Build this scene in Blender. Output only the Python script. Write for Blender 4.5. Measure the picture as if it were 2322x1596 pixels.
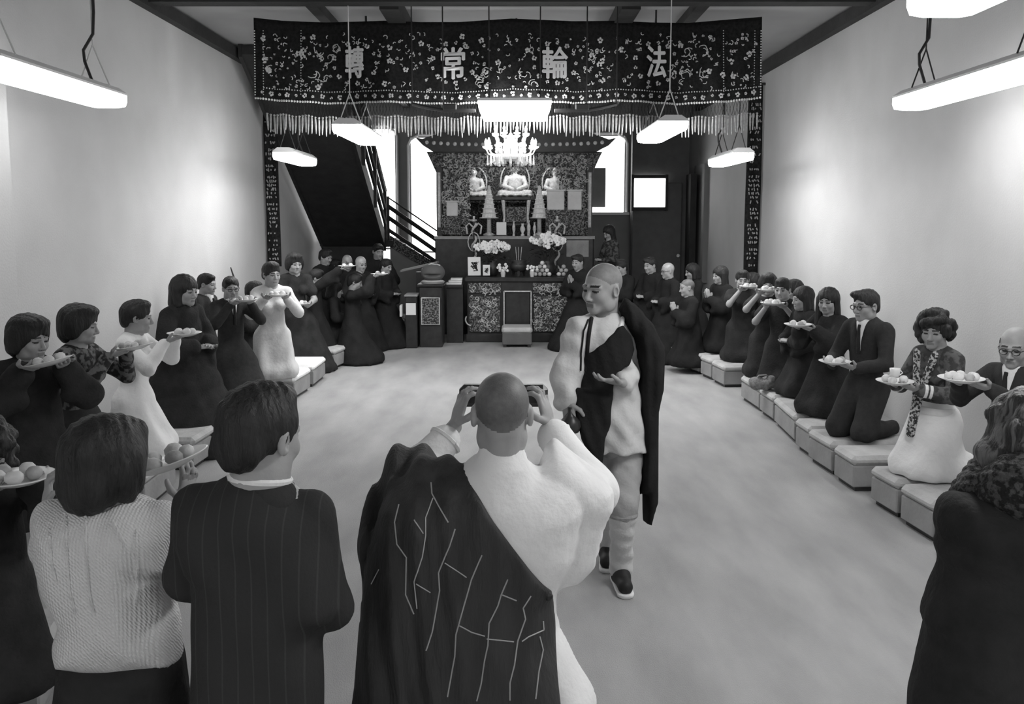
import bpy, bmesh, math, random
import numpy as np
from mathutils import Vector, Matrix
from mathutils.bvhtree import BVHTree
random.seed(7); np.random.seed(7)
for o in list(bpy.data.objects): bpy.data.objects.remove(o)
SC = bpy.context.scene; COL = SC.collection

# ---------------------------------------------------------------- camera
F_PX, PU, PV, PITCH, CAM_H = 2000.0, 1161.0, 705.0, math.radians(6.0), 2.0
cd = bpy.data.cameras.new('camera'); cam = bpy.data.objects.new('camera', cd); COL.objects.link(cam)
cam.location = (0, 0, CAM_H); cam.rotation_euler = (math.pi/2 - PITCH, 0, 0)
cd.sensor_width = 36.0; cd.lens = 36.0*F_PX/2322.0; cd.shift_y = (PV-798.0)/2322.0
cd.clip_start = 0.05; cd.clip_end = 100
SC.camera = cam
# ---------------------------------------------------------------- world and exposure
w = bpy.data.worlds.new('world'); SC.world = w; w.use_nodes = True
w.node_tree.nodes['Background'].inputs[0].default_value = (.8, .8, .8, 1)
w.node_tree.nodes['Background'].inputs[1].default_value = 0.25
SC.view_settings.view_transform = 'Standard'; SC.view_settings.look = 'None'
SC.view_settings.exposure = 1.1; SC.view_settings.gamma = 1.0; SC.view_settings.use_curve_mapping = False
LAMP_POWER = 15.0          # emission of every fluorescent diffuser
WINDOW_POWER = 3.2

def ray(u, v):
    cx, cy = (u-PU)/F_PX, (PV-v)/F_PX
    return Vector((cx, math.cos(PITCH)+cy*math.sin(PITCH), -math.sin(PITCH)+cy*math.cos(PITCH)))
CAM = Vector((0, 0, CAM_H))
def PY(u, v, y): d = ray(u, v); return CAM + d*(y/d.y)
def PZ(u, v, z): d = ray(u, v); return CAM + d*((z-CAM_H)/d.z)
def PXp(u, v, x): d = ray(u, v); return CAM + d*(x/d.x)
def proj(p):
    q = Vector(p)-CAM; c, s = math.cos(PITCH), math.sin(PITCH)
    f = q.y*c - q.z*s; up = q.y*s + q.z*c
    return PU+F_PX*q.x/f, PV-F_PX*up/f

# ---------------------------------------------------------------- materials (all greys: a black and white picture)
MATS = {}
def mat(name, g, rough=.7, vary=0.0, scale=8.0, bump=0.0, bscale=40.0, emit=0.0, metal=0.0, spec=.3, stretch=None, g2=None):
    if name in MATS: return MATS[name]
    m = bpy.data.materials.new(name); m.use_nodes = True; MATS[name] = m
    nt = m.node_tree; b = nt.nodes['Principled BSDF']
    b.inputs['Base Color'].default_value = (g, g, g, 1); b.inputs['Roughness'].default_value = rough
    b.inputs['Metallic'].default_value = metal; b.inputs['Specular IOR Level'].default_value = spec
    if emit:
        b.inputs['Emission Color'].default_value = (1, 1, 1, 1); b.inputs['Emission Strength'].default_value = emit
    tc = nt.nodes.new('ShaderNodeTexCoord'); src = tc.outputs['Object']
    if stretch:
        mp = nt.nodes.new('ShaderNodeMapping'); mp.inputs['Scale'].default_value = stretch
        nt.links.new(src, mp.inputs['Vector']); src = mp.outputs['Vector']
    if vary or g2 is not None:
        n = nt.nodes.new('ShaderNodeTexNoise'); n.inputs['Scale'].default_value = scale; n.inputs['Detail'].default_value = 6
        nt.links.new(src, n.inputs['Vector'])
        r = nt.nodes.new('ShaderNodeValToRGB')
        lo, hi = (g*(1-vary), min(1, g*(1+vary))) if g2 is None else (g, g2)
        r.color_ramp.elements[0].position = .3 if g2 is None else .47
        r.color_ramp.elements[1].position = .7 if g2 is None else .56
        r.color_ramp.elements[0].color = (lo, lo, lo, 1); r.color_ramp.elements[1].color = (hi, hi, hi, 1)
        nt.links.new(n.outputs['Fac'], r.inputs['Fac']); nt.links.new(r.outputs['Color'], b.inputs['Base Color'])
    if bump:
        n2 = nt.nodes.new('ShaderNodeTexNoise'); n2.inputs['Scale'].default_value = bscale; n2.inputs['Detail'].default_value = 4
        nt.links.new(src, n2.inputs['Vector'])
        bp = nt.nodes.new('ShaderNodeBump'); bp.inputs['Strength'].default_value = bump; bp.inputs['Distance'].default_value = .02
        nt.links.new(n2.outputs['Fac'], bp.inputs['Height']); nt.links.new(bp.outputs['Normal'], b.inputs['Normal'])
    return m
M_WALL = mat('wall_plaster', .54, .85, .05, 1.6, .15, 60)
M_FLOOR = mat('floor_carpet', .36, .8, .16, 2.2, .35, 160, stretch=(1.6, .5, 1))
M_CEIL = mat('ceiling_board', .34, .9, .05, 2)
M_BEAM = mat('dark_timber', .035, .7, .2, 6, .2, 30)
M_BLACK = mat('black_cloth', .030, .9, .25, 10, .3, 60, spec=.1)
M_ROBE = mat('black_robe_cloth', .022, .95, .2, 8, .25, 40, spec=.05)
M_PATCH = mat('patched_robe_cloth', .042, .7, .25, 9, .35, 50, spec=.3, stretch=(2, 2, .4))
M_SUIT = mat('dark_suit_cloth', .034, .85, .15, 30, .15, 120, spec=.15)
M_CHAR = mat('charcoal_cloth', .055, .9, .2, 12, .2, 70, spec=.1)
M_WHITE = mat('white_cloth', .80, .85, .05, 6, .3, 25)
M_LIGHT = mat('pale_grey_cloth', .60, .85, .07, 6, .35, 22)
M_GREY = mat('grey_cloth', .30, .85, .12, 10, .3, 40)
M_SKIN = mat('skin', .33, .5, .10, 14, .05, 90, spec=.35)
M_SCALP = mat('shaved_scalp', .13, .5, .15, 60, .1, 200, spec=.4)
M_SCALP3 = mat('shaved_dark_scalp', .20, .5, .12, 50, .08, 200, spec=.4)
M_SCALP2 = mat('bare_scalp', .36, .3, .10, 20, spec=.6)
M_HAIR = mat('black_hair', .018, .55, .35, 30, .5, 90, spec=.35, stretch=(1, 1, .25))
M_GREYHAIR = mat('streaked_grey_hair', .03, .5, .3, 26, .6, 60, spec=.4, stretch=(2.4, 2.4, .25), g2=.16)
M_DARK = mat('dark_feature', .02, .4, spec=.5)
M_LIP = mat('lip', .19, .5)
M_GOLD = mat('gilt', .52, .3, .25, 30, .3, 60, spec=.6)
M_LACQ = mat('dark_lacquer', .030, .35, .3, 10, spec=.4)
M_CARVE = mat('carved_gilt_on_dark', .022, .5, 0, 48, .6, 48, g2=.20)
M_EMBR = mat('embroidered_cloth', .020, .9, .4, 30, .3, 60, spec=.1)
M_THREAD = mat('silk_thread', .62, .6, .15, 30)
M_TASSEL = mat('tassel_thread', .34, .7, .2, 30)
M_CHARA = mat('bright_silk', .85, .6)
M_LAMP = mat('lamp_diffuser', .9, .5, emit=LAMP_POWER)
M_LAMP_NL = mat('lamp_diffuser_dim', .9, .5, emit=LAMP_POWER*.22)
M_LAMP_NR = mat('lamp_diffuser_mid', .9, .5, emit=LAMP_POWER*.42)
M_LAMP_IN = mat('lamp_diffuser_strong', .9, .5, emit=LAMP_POWER*1.15)
M_FILL_S = mat('shrine_fill_tube', .9, .5, emit=16.0)  # glow of the fill tube added inside the shrine
M_LAMP_FAR = mat('lamp_diffuser_far', .9, .5, emit=LAMP_POWER*.8)
M_LAMPW = mat('lamp_housing', .75, .5)
M_WIRE = mat('wire', .03, .5); M_WIREW = mat('white_wire', .7, .5)
M_PANE = mat('daylight_pane', .9, .4, emit=WINDOW_POWER)
M_PLATE = mat('white_china', .78, .25, spec=.5)
M_FRUIT = mat('pale_fruit', .66, .45, .12, 12, .2, 40)
M_FRUIT2 = mat('mid_fruit', .38, .45, .2, 12, .2, 40)
M_BOXW = mat('painted_box_wood', .30, .7, .12, 6, .2, 30)
M_BOXT = mat('box_padding', .46, .8, .1, 8, .4, 30)
M_FOLI = mat('dark_foliage', .035, .6, .4, 14)
M_PETAL = mat('white_petal', .85, .6)
M_GREYWALL = mat('grey_partition', .24, .8, .06, 4)
M_DOOR = mat('dark_door', .11, .6, .12, 6)
M_PAPER = mat('white_paper', .75, .8)
M_SHOE = mat('black_shoe', .02, .6)

# ---------------------------------------------------------------- mesh helpers
def link(name, me, mats, parent=None):
    o = bpy.data.objects.new(name, me); COL.objects.link(o)
    if not isinstance(mats, (list, tuple)): mats = [mats]
    if not me.materials:
        for m in mats: me.materials.append(m)
    if parent is not None: o.parent = parent
    return o
def tag(o, label, cat, group=None, kind=None):
    o['label'] = label
    if cat: o['category'] = cat
    if group: o['group'] = group
    if kind: o['kind'] = kind
    return o
def thing(name, label, cat, loc=(0, 0, 0), rz=0.0, group=None):
    o = bpy.data.objects.new(name, None); COL.objects.link(o); o.empty_display_size = .1
    o.location = loc; o.rotation_euler = (0, 0, rz); return tag(o, label, cat, group)
def basis(t):
    t = t.normalized(); a = Vector((0, 0, 1)) if abs(t.z) < .9 else Vector((1, 0, 0))
    u = t.cross(a).normalized(); return u, t.cross(u).normalized()
class MB:
    def __init__(s): s.v = []; s.f = []; s.m = []
    def add(s, vs, fs, m=0):
        b = len(s.v); s.v += [tuple(x) for x in vs]; s.f += [tuple(i+b for i in f) for f in fs]; s.m += [m]*len(fs); return s
    def box(s, c, d, m=0, R=None, bev=0.0):
        x, y, z = d[0]/2, d[1]/2, d[2]/2
        if bev:
            e = bev; vs = []
            for sx in (-1, 1):
                for sy in (-1, 1):
                    for sz in (-1, 1):
                        vs += [Vector((sx*(x-e), sy*(y-e), sz*z)), Vector((sx*(x-e), sy*y, sz*(z-e))), Vector((sx*x, sy*(y-e), sz*(z-e)))]
            bm = bmesh.new()
            for q in vs: bm.verts.new(q)
            bmesh.ops.convex_hull(bm, input=bm.verts); bm.verts.index_update()
            vs = [q.co.copy() for q in bm.verts]; fs = [[q.index for q in f.verts] for f in bm.faces]; bm.free()
        else:
            vs = [Vector((sx*x, sy*y, sz*z)) for sx in (-1, 1) for sy in (-1, 1) for sz in (-1, 1)]
            fs = [(0, 1, 3, 2), (4, 6, 7, 5), (0, 4, 5, 1), (2, 3, 7, 6), (0, 2, 6, 4), (1, 5, 7, 3)]
        c = Vector(c); return s.add([c+(R @ q if R else q) for q in vs], fs, m)
    def tube(s, pts, r, n=8, m=0, cap=True):
        pts = [Vector(p) for p in pts]; rs = r if isinstance(r, (list, tuple)) else [r]*len(pts)
        vs, fs = [], []; u0 = None
        for i, p in enumerate(pts):
            t = pts[min(i+1, len(pts)-1)]-pts[max(i-1, 0)]
            if u0 is None: u0, w0 = basis(t)
            else:
                tn = t.normalized(); u0 = (u0-tn*u0.dot(tn)).normalized(); w0 = tn.cross(u0)
            for k in range(n):
                a = 2*math.pi*k/n; vs.append(p+(u0*math.cos(a)+w0*math.sin(a))*rs[i])
        for i in range(len(pts)-1):
            for k in range(n): fs.append((i*n+k, i*n+(k+1) % n, (i+1)*n+(k+1) % n, (i+1)*n+k))
        if cap: fs += [tuple(range(n))[::-1], tuple((len(pts)-1)*n+k for k in range(n))]
        return s.add(vs, fs, m)
    def lathe(s, prof, n=20, c=(0, 0, 0), m=0, sx=1, sy=1):
        vs, fs = [], []; c = Vector(c)
        for r, z in prof:
            for k in range(n): a = 2*math.pi*k/n; vs.append(c+Vector((r*math.cos(a)*sx, r*math.sin(a)*sy, z)))
        for i in range(len(prof)-1):
            for k in range(n): fs.append((i*n+k, i*n+(k+1) % n, (i+1)*n+(k+1) % n, (i+1)*n+k))
        fs += [tuple(range(n))[::-1], tuple((len(prof)-1)*n+k for k in range(n))]
        return s.add(vs, fs, m)
    def ball(s, c, r, n=10, m=0):
        if not isinstance(r, (list, tuple, Vector)): r = (r, r, r)
        k = max(4, n//2); c = Vector(c)
        vs = [c+Vector((0, 0, -r[2]))]; fs = []
        for i in range(1, k):
            a = math.pi*i/k-math.pi/2
            for j in range(n): b = 2*math.pi*j/n; vs.append(c+Vector((r[0]*math.cos(a)*math.cos(b), r[1]*math.cos(a)*math.sin(b), r[2]*math.sin(a))))
        vs.append(c+Vector((0, 0, r[2]))); top = len(vs)-1
        for j in range(n): fs.append((0, 1+(j+1) % n, 1+j))
        for i in range(k-2):
            for j in range(n): fs.append((1+i*n+j, 1+i*n+(j+1) % n, 1+(i+1)*n+(j+1) % n, 1+(i+1)*n+j))
        b = 1+(k-2)*n
        for j in range(n): fs.append((b+j, b+(j+1) % n, top))
        return s.add(vs, fs, m)
    def prism(s, poly, a, b, axis=1, m=0):
        """poly: 2-D outline in the two other axes, extruded from a to b along axis."""
        def mk(p, t):
            q = [p[0], p[1]]; q.insert(axis, t); return Vector(q)
        n = len(poly); vs = [mk(p, a) for p in poly]+[mk(p, b) for p in poly]
        fs = [tuple(range(n)), tuple(range(2*n-1, n-1, -1))]+[(i, i+n, (i+1) % n+n, (i+1) % n) for i in range(n)]
        return s.add(vs, fs, m)
    def mesh(s, name, mats, smooth=False):
        me = bpy.data.meshes.new(name); me.from_pydata(s.v, [], s.f)
        if not isinstance(mats, (list, tuple)): mats = [mats]
        for m in mats: me.materials.append(m)
        me.polygons.foreach_set('material_index', s.m)
        bm = bmesh.new(); bm.from_mesh(me); bmesh.ops.recalc_face_normals(bm, faces=bm.faces); bm.to_mesh(me); bm.free()
        if smooth: me.polygons.foreach_set('use_smooth', [True]*len(me.polygons))
        me.update(); return me
    def build(s, name, mats, parent=None, smooth=False):
        o = bpy.data.objects.new(name, s.mesh(name, mats, smooth)); COL.objects.link(o)
        if parent is not None: o.parent = parent
        return o
def struct(name, mb, m, parent=None, smooth=False):
    o = mb.build(name, m, parent, smooth)
    if parent is None: o['kind'] = 'structure'
    return o
def copy_part(o, parent, name=None):
    c = o.copy(); COL.objects.link(c); c.parent = parent; return c

# ---------------------------------------------------------------- signed-distance modeller (continuous bodies, cloth, hair)
def V3(p): return np.array([p[0], p[1], p[2]], dtype=np.float32)
class SDF:
    """Shapes melted together with smooth unions and meshed with surface nets on a rectilinear grid."""
    def __init__(s): s.ops = []; s.bands = [[], [], []]; s.noise = None
    def cone(s, a, b, ra, rb=None, k=.03, n=None, sq=1.0, mode='add'):
        s.ops.append(('cone', V3(a), V3(b), float(ra), float(ra if rb is None else rb), k, None if n is None else V3(n), sq, mode)); return s
    def ell(s, c, r, k=.02, R=None, mode='add'):
        s.ops.append(('ell', V3(c), V3(r if hasattr(r, '__len__') else (r, r, r)), k, None if R is None else np.array(R, dtype=np.float32), mode)); return s
    def poly(s, pts, y0, T, Rr, k=.03, mode='add', yf=None):
        s.ops.append(('poly', np.array(pts, dtype=np.float32), y0, T, Rr, k, mode, yf)); return s
    def cut2d(s, pts):                        # keep what lies inside an outline in x and z
        s.ops.append(('cut2d', np.array(pts, dtype=np.float32))); return s
    def plane(s, p, n):                       # keep the side n points away from
        s.ops.append(('plane', V3(p), V3(n)/np.linalg.norm(V3(n)))); return s
    def chain(s, pts, rs, k=.02, **kw):
        for i in range(len(pts)-1): s.cone(pts[i], pts[i+1], rs[i], rs[i+1], k, **kw)
        return s
    def band(s, lo, hi, h):
        for a in range(3): s.bands[a].append((lo[a], hi[a], h))
        return s
    def bounds(s):
        lo, hi = np.full(3, 1e9), np.full(3, -1e9)
        for o in s.ops:
            if o[0] in ('plane', 'cut2d') or (o[0] == 'poly' and o[6] != 'add'): continue
            if o[0] != 'poly' and o[-1] != 'add': continue
            if o[0] == 'cone':
                r = max(o[3], o[4]); a, b = np.minimum(o[1], o[2])-r, np.maximum(o[1], o[2])+r
            elif o[0] == 'ell':
                r = o[2].max() if o[4] is not None else o[2]; a, b = o[1]-r, o[1]+r
            else:
                p = o[1]; a = np.array([p[:, 0].min(), o[2]-o[3], p[:, 1].min()]); b = np.array([p[:, 0].max(), o[2]+o[3], p[:, 1].max()])
                if o[7] is not None: a[1] -= .15; b[1] += .15
            lo = np.minimum(lo, a); hi = np.maximum(hi, b)
        return lo, hi
    def mesh(s, name, h, mats, zones=None, smooth=True):
        lo, hi = s.bounds(); ax = []
        for a in range(3):
            t = lo[a]-2.5*h; out = [t]
            while t < hi[a]+2.5*h:
                st = h
                for (b0, b1, hb) in s.bands[a]:
                    if b0-1e-6 <= t <= b1: st = min(st, hb)
                    elif t < b0 < t+st: st = max(b0-t, hb)
                t += st; out.append(t)
            ax.append(np.array(out, dtype=np.float32))
        xs, ys, zs = ax; D = np.full((len(xs), len(ys), len(zs)), .5, dtype=np.float32)
        def sub(lo_, hi_):
            return tuple(slice(max(0, int(np.searchsorted(ax[a], lo_[a]))-1), min(len(ax[a]), int(np.searchsorted(ax[a], hi_[a]))+1)) for a in range(3))
        def comb(cur, d, k, mode):
            if mode == 'add':
                if k <= 0: return np.minimum(cur, d)
                hh = np.maximum(k-np.abs(cur-d), 0)/k; return np.minimum(cur, d)-hh*hh*k*.25
            e = -d if mode == 'sub' else d
            if k <= 0: return np.maximum(cur, e)
            hh = np.maximum(k-np.abs(cur-e), 0)/k; return np.maximum(cur, e)+hh*hh*k*.25
        for o in s.ops:
            if o[0] == 'cone':
                _, a, b, ra, rb, k, n, sq, mode = o; mg = max(ra, rb)+max(k, 0)+4*h
                sl = sub(np.minimum(a, b)-mg, np.maximum(a, b)+mg)
                X = xs[sl[0]][:, None, None]-a[0]; Y = ys[sl[1]][None, :, None]-a[1]; Z = zs[sl[2]][None, None, :]-a[2]
                if X.size == 0 or Y.size == 0 or Z.size == 0: continue
                ba = b-a; L = float(ba @ ba)+1e-12
                t = np.clip((X*ba[0]+Y*ba[1]+Z*ba[2])/L, 0, 1)
                qx, qy, qz = X-t*ba[0], Y-t*ba[1], Z-t*ba[2]
                if n is not None:
                    pn = (qx*n[0]+qy*n[1]+qz*n[2])*(sq-1); qx = qx+pn*n[0]; qy = qy+pn*n[1]; qz = qz+pn*n[2]
                d = np.sqrt(qx*qx+qy*qy+qz*qz)-(ra+(rb-ra)*t)
                D[sl] = comb(D[sl], d, k, mode)
            elif o[0] == 'ell':
                _, c, r, k, R, mode = o; mg = (r.max() if R is not None else r)+max(k, 0)+4*h
                sl = sub(c-mg, c+mg)
                X = xs[sl[0]][:, None, None]-c[0]; Y = ys[sl[1]][None, :, None]-c[1]; Z = zs[sl[2]][None, None, :]-c[2]
                if X.size == 0 or Y.size == 0 or Z.size == 0: continue
                if R is not None:
                    X, Y, Z = (X*R[0, 0]+Y*R[1, 0]+Z*R[2, 0]), (X*R[0, 1]+Y*R[1, 1]+Z*R[2, 1]), (X*R[0, 2]+Y*R[1, 2]+Z*R[2, 2])
                k0 = np.sqrt((X/r[0])**2+(Y/r[1])**2+(Z/r[2])**2)
                k1 = np.sqrt((X/r[0]**2)**2+(Y/r[1]**2)**2+(Z/r[2]**2)**2)+1e-6
                d = np.clip(k0*(k0-1)/k1, -.3, .5)
                D[sl] = comb(D[sl], d, k, mode)
            elif o[0] in ('poly', 'cut2d'):
                if o[0] == 'poly': _, P, y0, T, Rr, k, mode, yf = o
                else: P = o[1]
                X = xs[:, None]; Z = zs[None, :]; best = np.full((len(xs), len(zs)), 1e9, dtype=np.float32); ins = np.zeros(best.shape, bool)
                for i in range(len(P)):
                    a, b = P[i], P[(i+1) % len(P)]; e = b-a; L = float(e @ e)+1e-12
                    t = np.clip(((X-a[0])*e[0]+(Z-a[1])*e[1])/L, 0, 1)
                    best = np.minimum(best, (X-a[0]-t*e[0])**2+(Z-a[1]-t*e[1])**2)
                    if abs(e[1]) > 1e-9:
                        c = ((a[1] <= Z) & (b[1] > Z)) | ((b[1] <= Z) & (a[1] > Z))
                        ins ^= c & (X < a[0]+(Z-a[1])*e[0]/e[1])
                dist = np.sqrt(best)
                if o[0] == 'cut2d':
                    D = np.maximum(D, np.where(ins, -dist, dist)[:, None, :]); continue
                u = np.clip(dist/Rr, 0, 1); w = np.where(ins, T*np.sqrt(np.clip(1-(1-u)**2, 0, 1)), 0)
                yc = y0 if yf is None else y0+yf(X, Z)
                yy = np.abs(ys[None, :, None]-(yc if np.isscalar(yc) else np.asarray(yc, dtype=np.float32)[:, None, :]))
                d = np.where(ins[:, None, :], (yy-w[:, None, :])*.75, np.sqrt(dist[:, None, :]**2+yy**2)).astype(np.float32)
                D = comb(D, d, k, mode)
            else:
                _, p, n = o
                d = (xs[:, None, None]-p[0])*n[0]+(ys[None, :, None]-p[1])*n[1]+(zs[None, None, :]-p[2])*n[2]
                D = np.maximum(D, d)
        if s.noise is not None:
            D = D+s.noise(xs[:, None, None], ys[None, :, None], zs[None, None, :]).astype(np.float32)
        D[0] = D[-1] = .1; D[:, 0] = D[:, -1] = .1; D[:, :, 0] = D[:, :, -1] = .1
        S = D < 0
        cnt = np.zeros(tuple(q-1 for q in D.shape), dtype=np.int8)
        for i in (0, 1):
            for j in (0, 1):
                for k in (0, 1): cnt += S[i:S.shape[0]-1+i, j:S.shape[1]-1+j, k:S.shape[2]-1+k]
        act = (cnt > 0) & (cnt < 8); ci, cj, ck = np.nonzero(act); N = len(ci)
        idx = np.full(act.shape, -1, dtype=np.int64); idx[ci, cj, ck] = np.arange(N)
        pos = np.zeros((N, 3), dtype=np.float64); ne = np.zeros(N)
        for axn in range(3):
            for p in (0, 1):
                for q in (0, 1):
                    o0 = [0, 0, 0]; oth = [a for a in range(3) if a != axn]; o0[oth[0]] = p; o0[oth[1]] = q; o1 = list(o0); o1[axn] = 1
                    i0 = (ci+o0[0], cj+o0[1], ck+o0[2]); i1 = (ci+o1[0], cj+o1[1], ck+o1[2])
                    d0, d1 = D[i0], D[i1]; c = (d0 < 0) != (d1 < 0); t = np.where(c, d0/np.where(np.abs(d0-d1) < 1e-9, 1, d0-d1), 0)
                    for a in range(3):
                        v0, v1 = ax[a][i0[a]], ax[a][i1[a]]; pos[:, a] += np.where(c, v0+t*(v1-v0), 0)
                    ne += c
        pos /= np.maximum(ne, 1)[:, None]
        faces = []
        for axn in range(3):
            o = [a for a in range(3) if a != axn]
            s0 = [slice(None)]*3; s1 = [slice(None)]*3; s0[axn] = slice(0, -1); s1[axn] = slice(1, None)
            for a in o:
                for q in (s0, s1): q[a] = slice(1, -1)
            A, B = S[tuple(s0)], S[tuple(s1)]
            e = np.array(np.nonzero(A != B)); fl = A[tuple(e)]
            for a in o: e[a] += 1
            def cell(da, db):
                c = [e[0].copy(), e[1].copy(), e[2].copy()]; c[o[0]] -= da; c[o[1]] -= db; return idx[c[0], c[1], c[2]]
            q = np.stack([cell(1, 1), cell(0, 1), cell(0, 0), cell(1, 0)], 1)
            rev = fl if axn != 1 else ~fl
            q[~rev] = q[~rev][:, ::-1]; faces.append(q)
        Fq = np.concatenate(faces); Fq = Fq[(Fq >= 0).all(1)]
        me = bpy.data.meshes.new(name); nf = len(Fq)
        me.vertices.add(N); me.vertices.foreach_set('co', pos.astype(np.float32).ravel())
        me.loops.add(nf*4); me.loops.foreach_set('vertex_index', Fq.astype(np.int32).ravel())
        me.polygons.add(nf); me.polygons.foreach_set('loop_start', np.arange(0, nf*4, 4, dtype=np.int32)); me.polygons.foreach_set('loop_total', np.full(nf, 4, dtype=np.int32))
        me.polygons.foreach_set('use_smooth', np.full(nf, smooth))
        if not isinstance(mats, (list, tuple)): mats = [mats]
        for m in mats: me.materials.append(m)
        if zones is not None:
            cen = pos[Fq].mean(1); mi = np.zeros(nf, dtype=np.int32)
            for k, fn in zones: mi[fn(cen)] = k
            me.polygons.foreach_set('material_index', mi)
        me.update(calc_edges=True); me.validate(); return me
    def build(s, name, h, mats, parent, zones=None): return link(name, s.mesh(name, h, mats, zones), mats, parent)
# ================================================================ THE ROOM
WX, YB, YF, ZC = 3.8, 18.2, -3.2, 4.32
struct('floor', MB().box((0, (YB+YF)/2, -.05), (2*WX+.4, YB-YF+.4, .1)), M_FLOOR)
struct('ceiling', MB().box((0, (YB+YF)/2, ZC+.05), (2*WX+.4, YB-YF+.4, .1)), M_CEIL)
struct('wall_left', MB().box((-WX-.1, (YB+YF)/2, ZC/2), (.2, YB-YF+.4, ZC)), M_WALL)
struct('wall_right', MB().box((WX+.1, (YB+YF)/2, ZC/2), (.2, YB-YF+.4, ZC)), M_WALL)
struct('wall_front', MB().box((0, YF-.1, ZC/2), (2*WX, .2, ZC)), M_WALL)
struct('trim_1', MB().box((-WX+.09, 5.45, ZC/2), (.18, 2.0, ZC), bev=.01), M_WALL)      # plastered pier at the left edge

# back wall with real openings: pieces between the windows
def bx(u, y=YB): return PY(u, 400, y).x
def bz(v, y=YB): return PY(1161, v, y).z
wins = [(800, 896, 292, 600), (932, 1004, 312, 606), (1330, 1416, 308, 481)]
bw = MB()
xs_ = [-WX]+[bx(q) for a in wins for q in a[:2]]+[WX]
for i in range(0, len(xs_), 2): bw.box(((xs_[i]+xs_[i+1])/2, YB+.1, ZC/2), (xs_[i+1]-xs_[i], .2, ZC))
for (u0, u1, v0, v1) in wins:
    x0, x1, zt, zb = bx(u0), bx(u1), bz(v0), bz(v1)
    bw.box(((x0+x1)/2, YB+.1, zb/2), (x1-x0, .2, zb)); bw.box(((x0+x1)/2, YB+.1, (zt+ZC)/2), (x1-x0, .2, ZC-zt))
struct('wall_back', bw, M_GREYWALL)
for i, (u0, u1, v0, v1) in enumerate(wins):
    x0, x1, zt, zb = bx(u0), bx(u1), bz(v0), bz(v1); e = .05; r = .16
    fr = MB()
    path = [(x0-e, zb), (x0-e, zt-r), (x0-e+r*.3, zt-r*.3), (x0+r, zt+e), (x1-r, zt+e), (x1+e-r*.3, zt-r*.3), (x1+e, zt-r), (x1+e, zb)]
    fr.tube([(p[0], YB-.02, p[1]) for p in path], .028, 6)
    fr.box(((x0+x1)/2, YB-.03, zb-.03), (x1-x0+.2, .12, .05))
    o = struct('window_%d' % (i+1), fr, M_LAMPW)
    MB().box(((x0+x1)/2, YB+.12, (zt+zb)/2), (x1-x0, .01, zt-zb)).build('pane', M_PANE, o)
    bars = MB()
    if i == 2:
        bars.box((bx(1359), YB+.05, (bz(380)+bz(470))/2), (bx(1374)-bx(1344), .03, bz(380)-bz(470)))
        bars.build('blind_panel', M_GREYWALL, o)
    else:
        bars.box(((x0+x1)/2, YB+.06, zb+(zt-zb)*.12), (x1-x0, .03, .04)); bars.build('glazing_bar', M_LAMPW, o)

# right of the altar: dark partition with a door
dx0, dx1 = bx(1431, 17.9), bx(1560, 17.9)
struct('wall_partition', MB().box(((dx0+dx1)/2+.02, 18.0, ZC/2), (dx1-dx0, .2, ZC)), M_DOOR)
d = struct('door_1', MB().box(((bx(1436, 17.8)+bx(1548, 17.8))/2, 17.86, 1.36), (bx(1548, 17.8)-bx(1436, 17.8), .06, 2.70), bev=.01), M_DOOR)
MB().box((PY(1473, 437, 17.8).x, 17.81, PY(1473, 437, 17.8).z), (.62, .04, .56)).build('pane', M_PANE, d)
fr = MB(); cx_, cz_ = PY(1473, 437, 17.8).x, PY(1473, 437, 17.8).z
for s_ in (-1, 1):
    fr.box((cx_+s_*.34, 17.8, cz_), (.05, .07, .72)); fr.box((cx_, 17.8, cz_+s_*.32), (.63, .07, .06))
fr.build('pane_frame', M_BEAM, d)
MB().ball((bx(1541, 17.8), 17.78, 1.25), .04).build('door_knob', M_LAMPW, d)
struct('trim_2', MB().box((bx(1570, 17.6), 17.7, (bz(395, 17.6)+bz(640, 17.6))/2), (.12, .5, bz(395, 17.6)-bz(640, 17.6))), M_BEAM)
struct('trim_3', MB().box((WX-.05, 17.6, 1.9), (.1, .9, 2.3)), M_GREYWALL)

# timber: cross beam, long beams, wall plates
struct('trim_4', MB().box((0, 9.35, ZC-.06), (2*WX, .2, .14)), M_BEAM)
for i, (x, wd, hd) in enumerate([(-2.12, .12, .10), (-1.28, .20, .16), (1.24, .20, .16), (2.02, .13, .10)]):
    struct('trim_%d' % (5+i), MB().box((x, 13.8, ZC-hd/2), (wd, 8.7, hd)), M_BEAM)
for i, s_ in enumerate((-1, 1)):
    struct('trim_%d' % (9+i), MB().box((s_*(WX-.05), 11.2, ZC-.10), (.10, 13.8, .14)), M_BEAM)

# ---------------------------------------------------------------- stairs on the left, behind the banner
st = thing('staircase', 'dark open staircase with rails rising along the left wall behind the altar', 'staircase', (0, 0, 0))
xa, xb = -3.62, -2.48
run0, run1 = (17.0, 1.57), (12.1, 4.30)
sl = (run1[1]-run0[1])/(run1[0]-run0[0])
m_ = MB(); m_.prism([(run0[0], run0[1]-.12), (run1[0], run1[1]-.12), (run1[0], run1[1]), (run0[0], run0[1])], xa, xb, axis=0); m_.build('underside', M_BEAM, st)
for x in (xa-.02, xb+.02):
    m_ = MB(); m_.prism([(run0[0]+.1, run0[1]-.2), (run1[0], run1[1]-.15), (run1[0], run1[1]+.12), (run0[0]+.1, run0[1]+.1)], x-.025, x+.025, axis=0); m_.build('stringer', M_BEAM, st)
for k in range(15):
    y = run0[0]-.15-k*.32; z = run0[1]+sl*(y-run0[0])
    MB().box(((xa+xb)/2, y, z+.03), (xb-xa, .34, .04), bev=.01).build('tread', M_DOOR, st)
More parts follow.
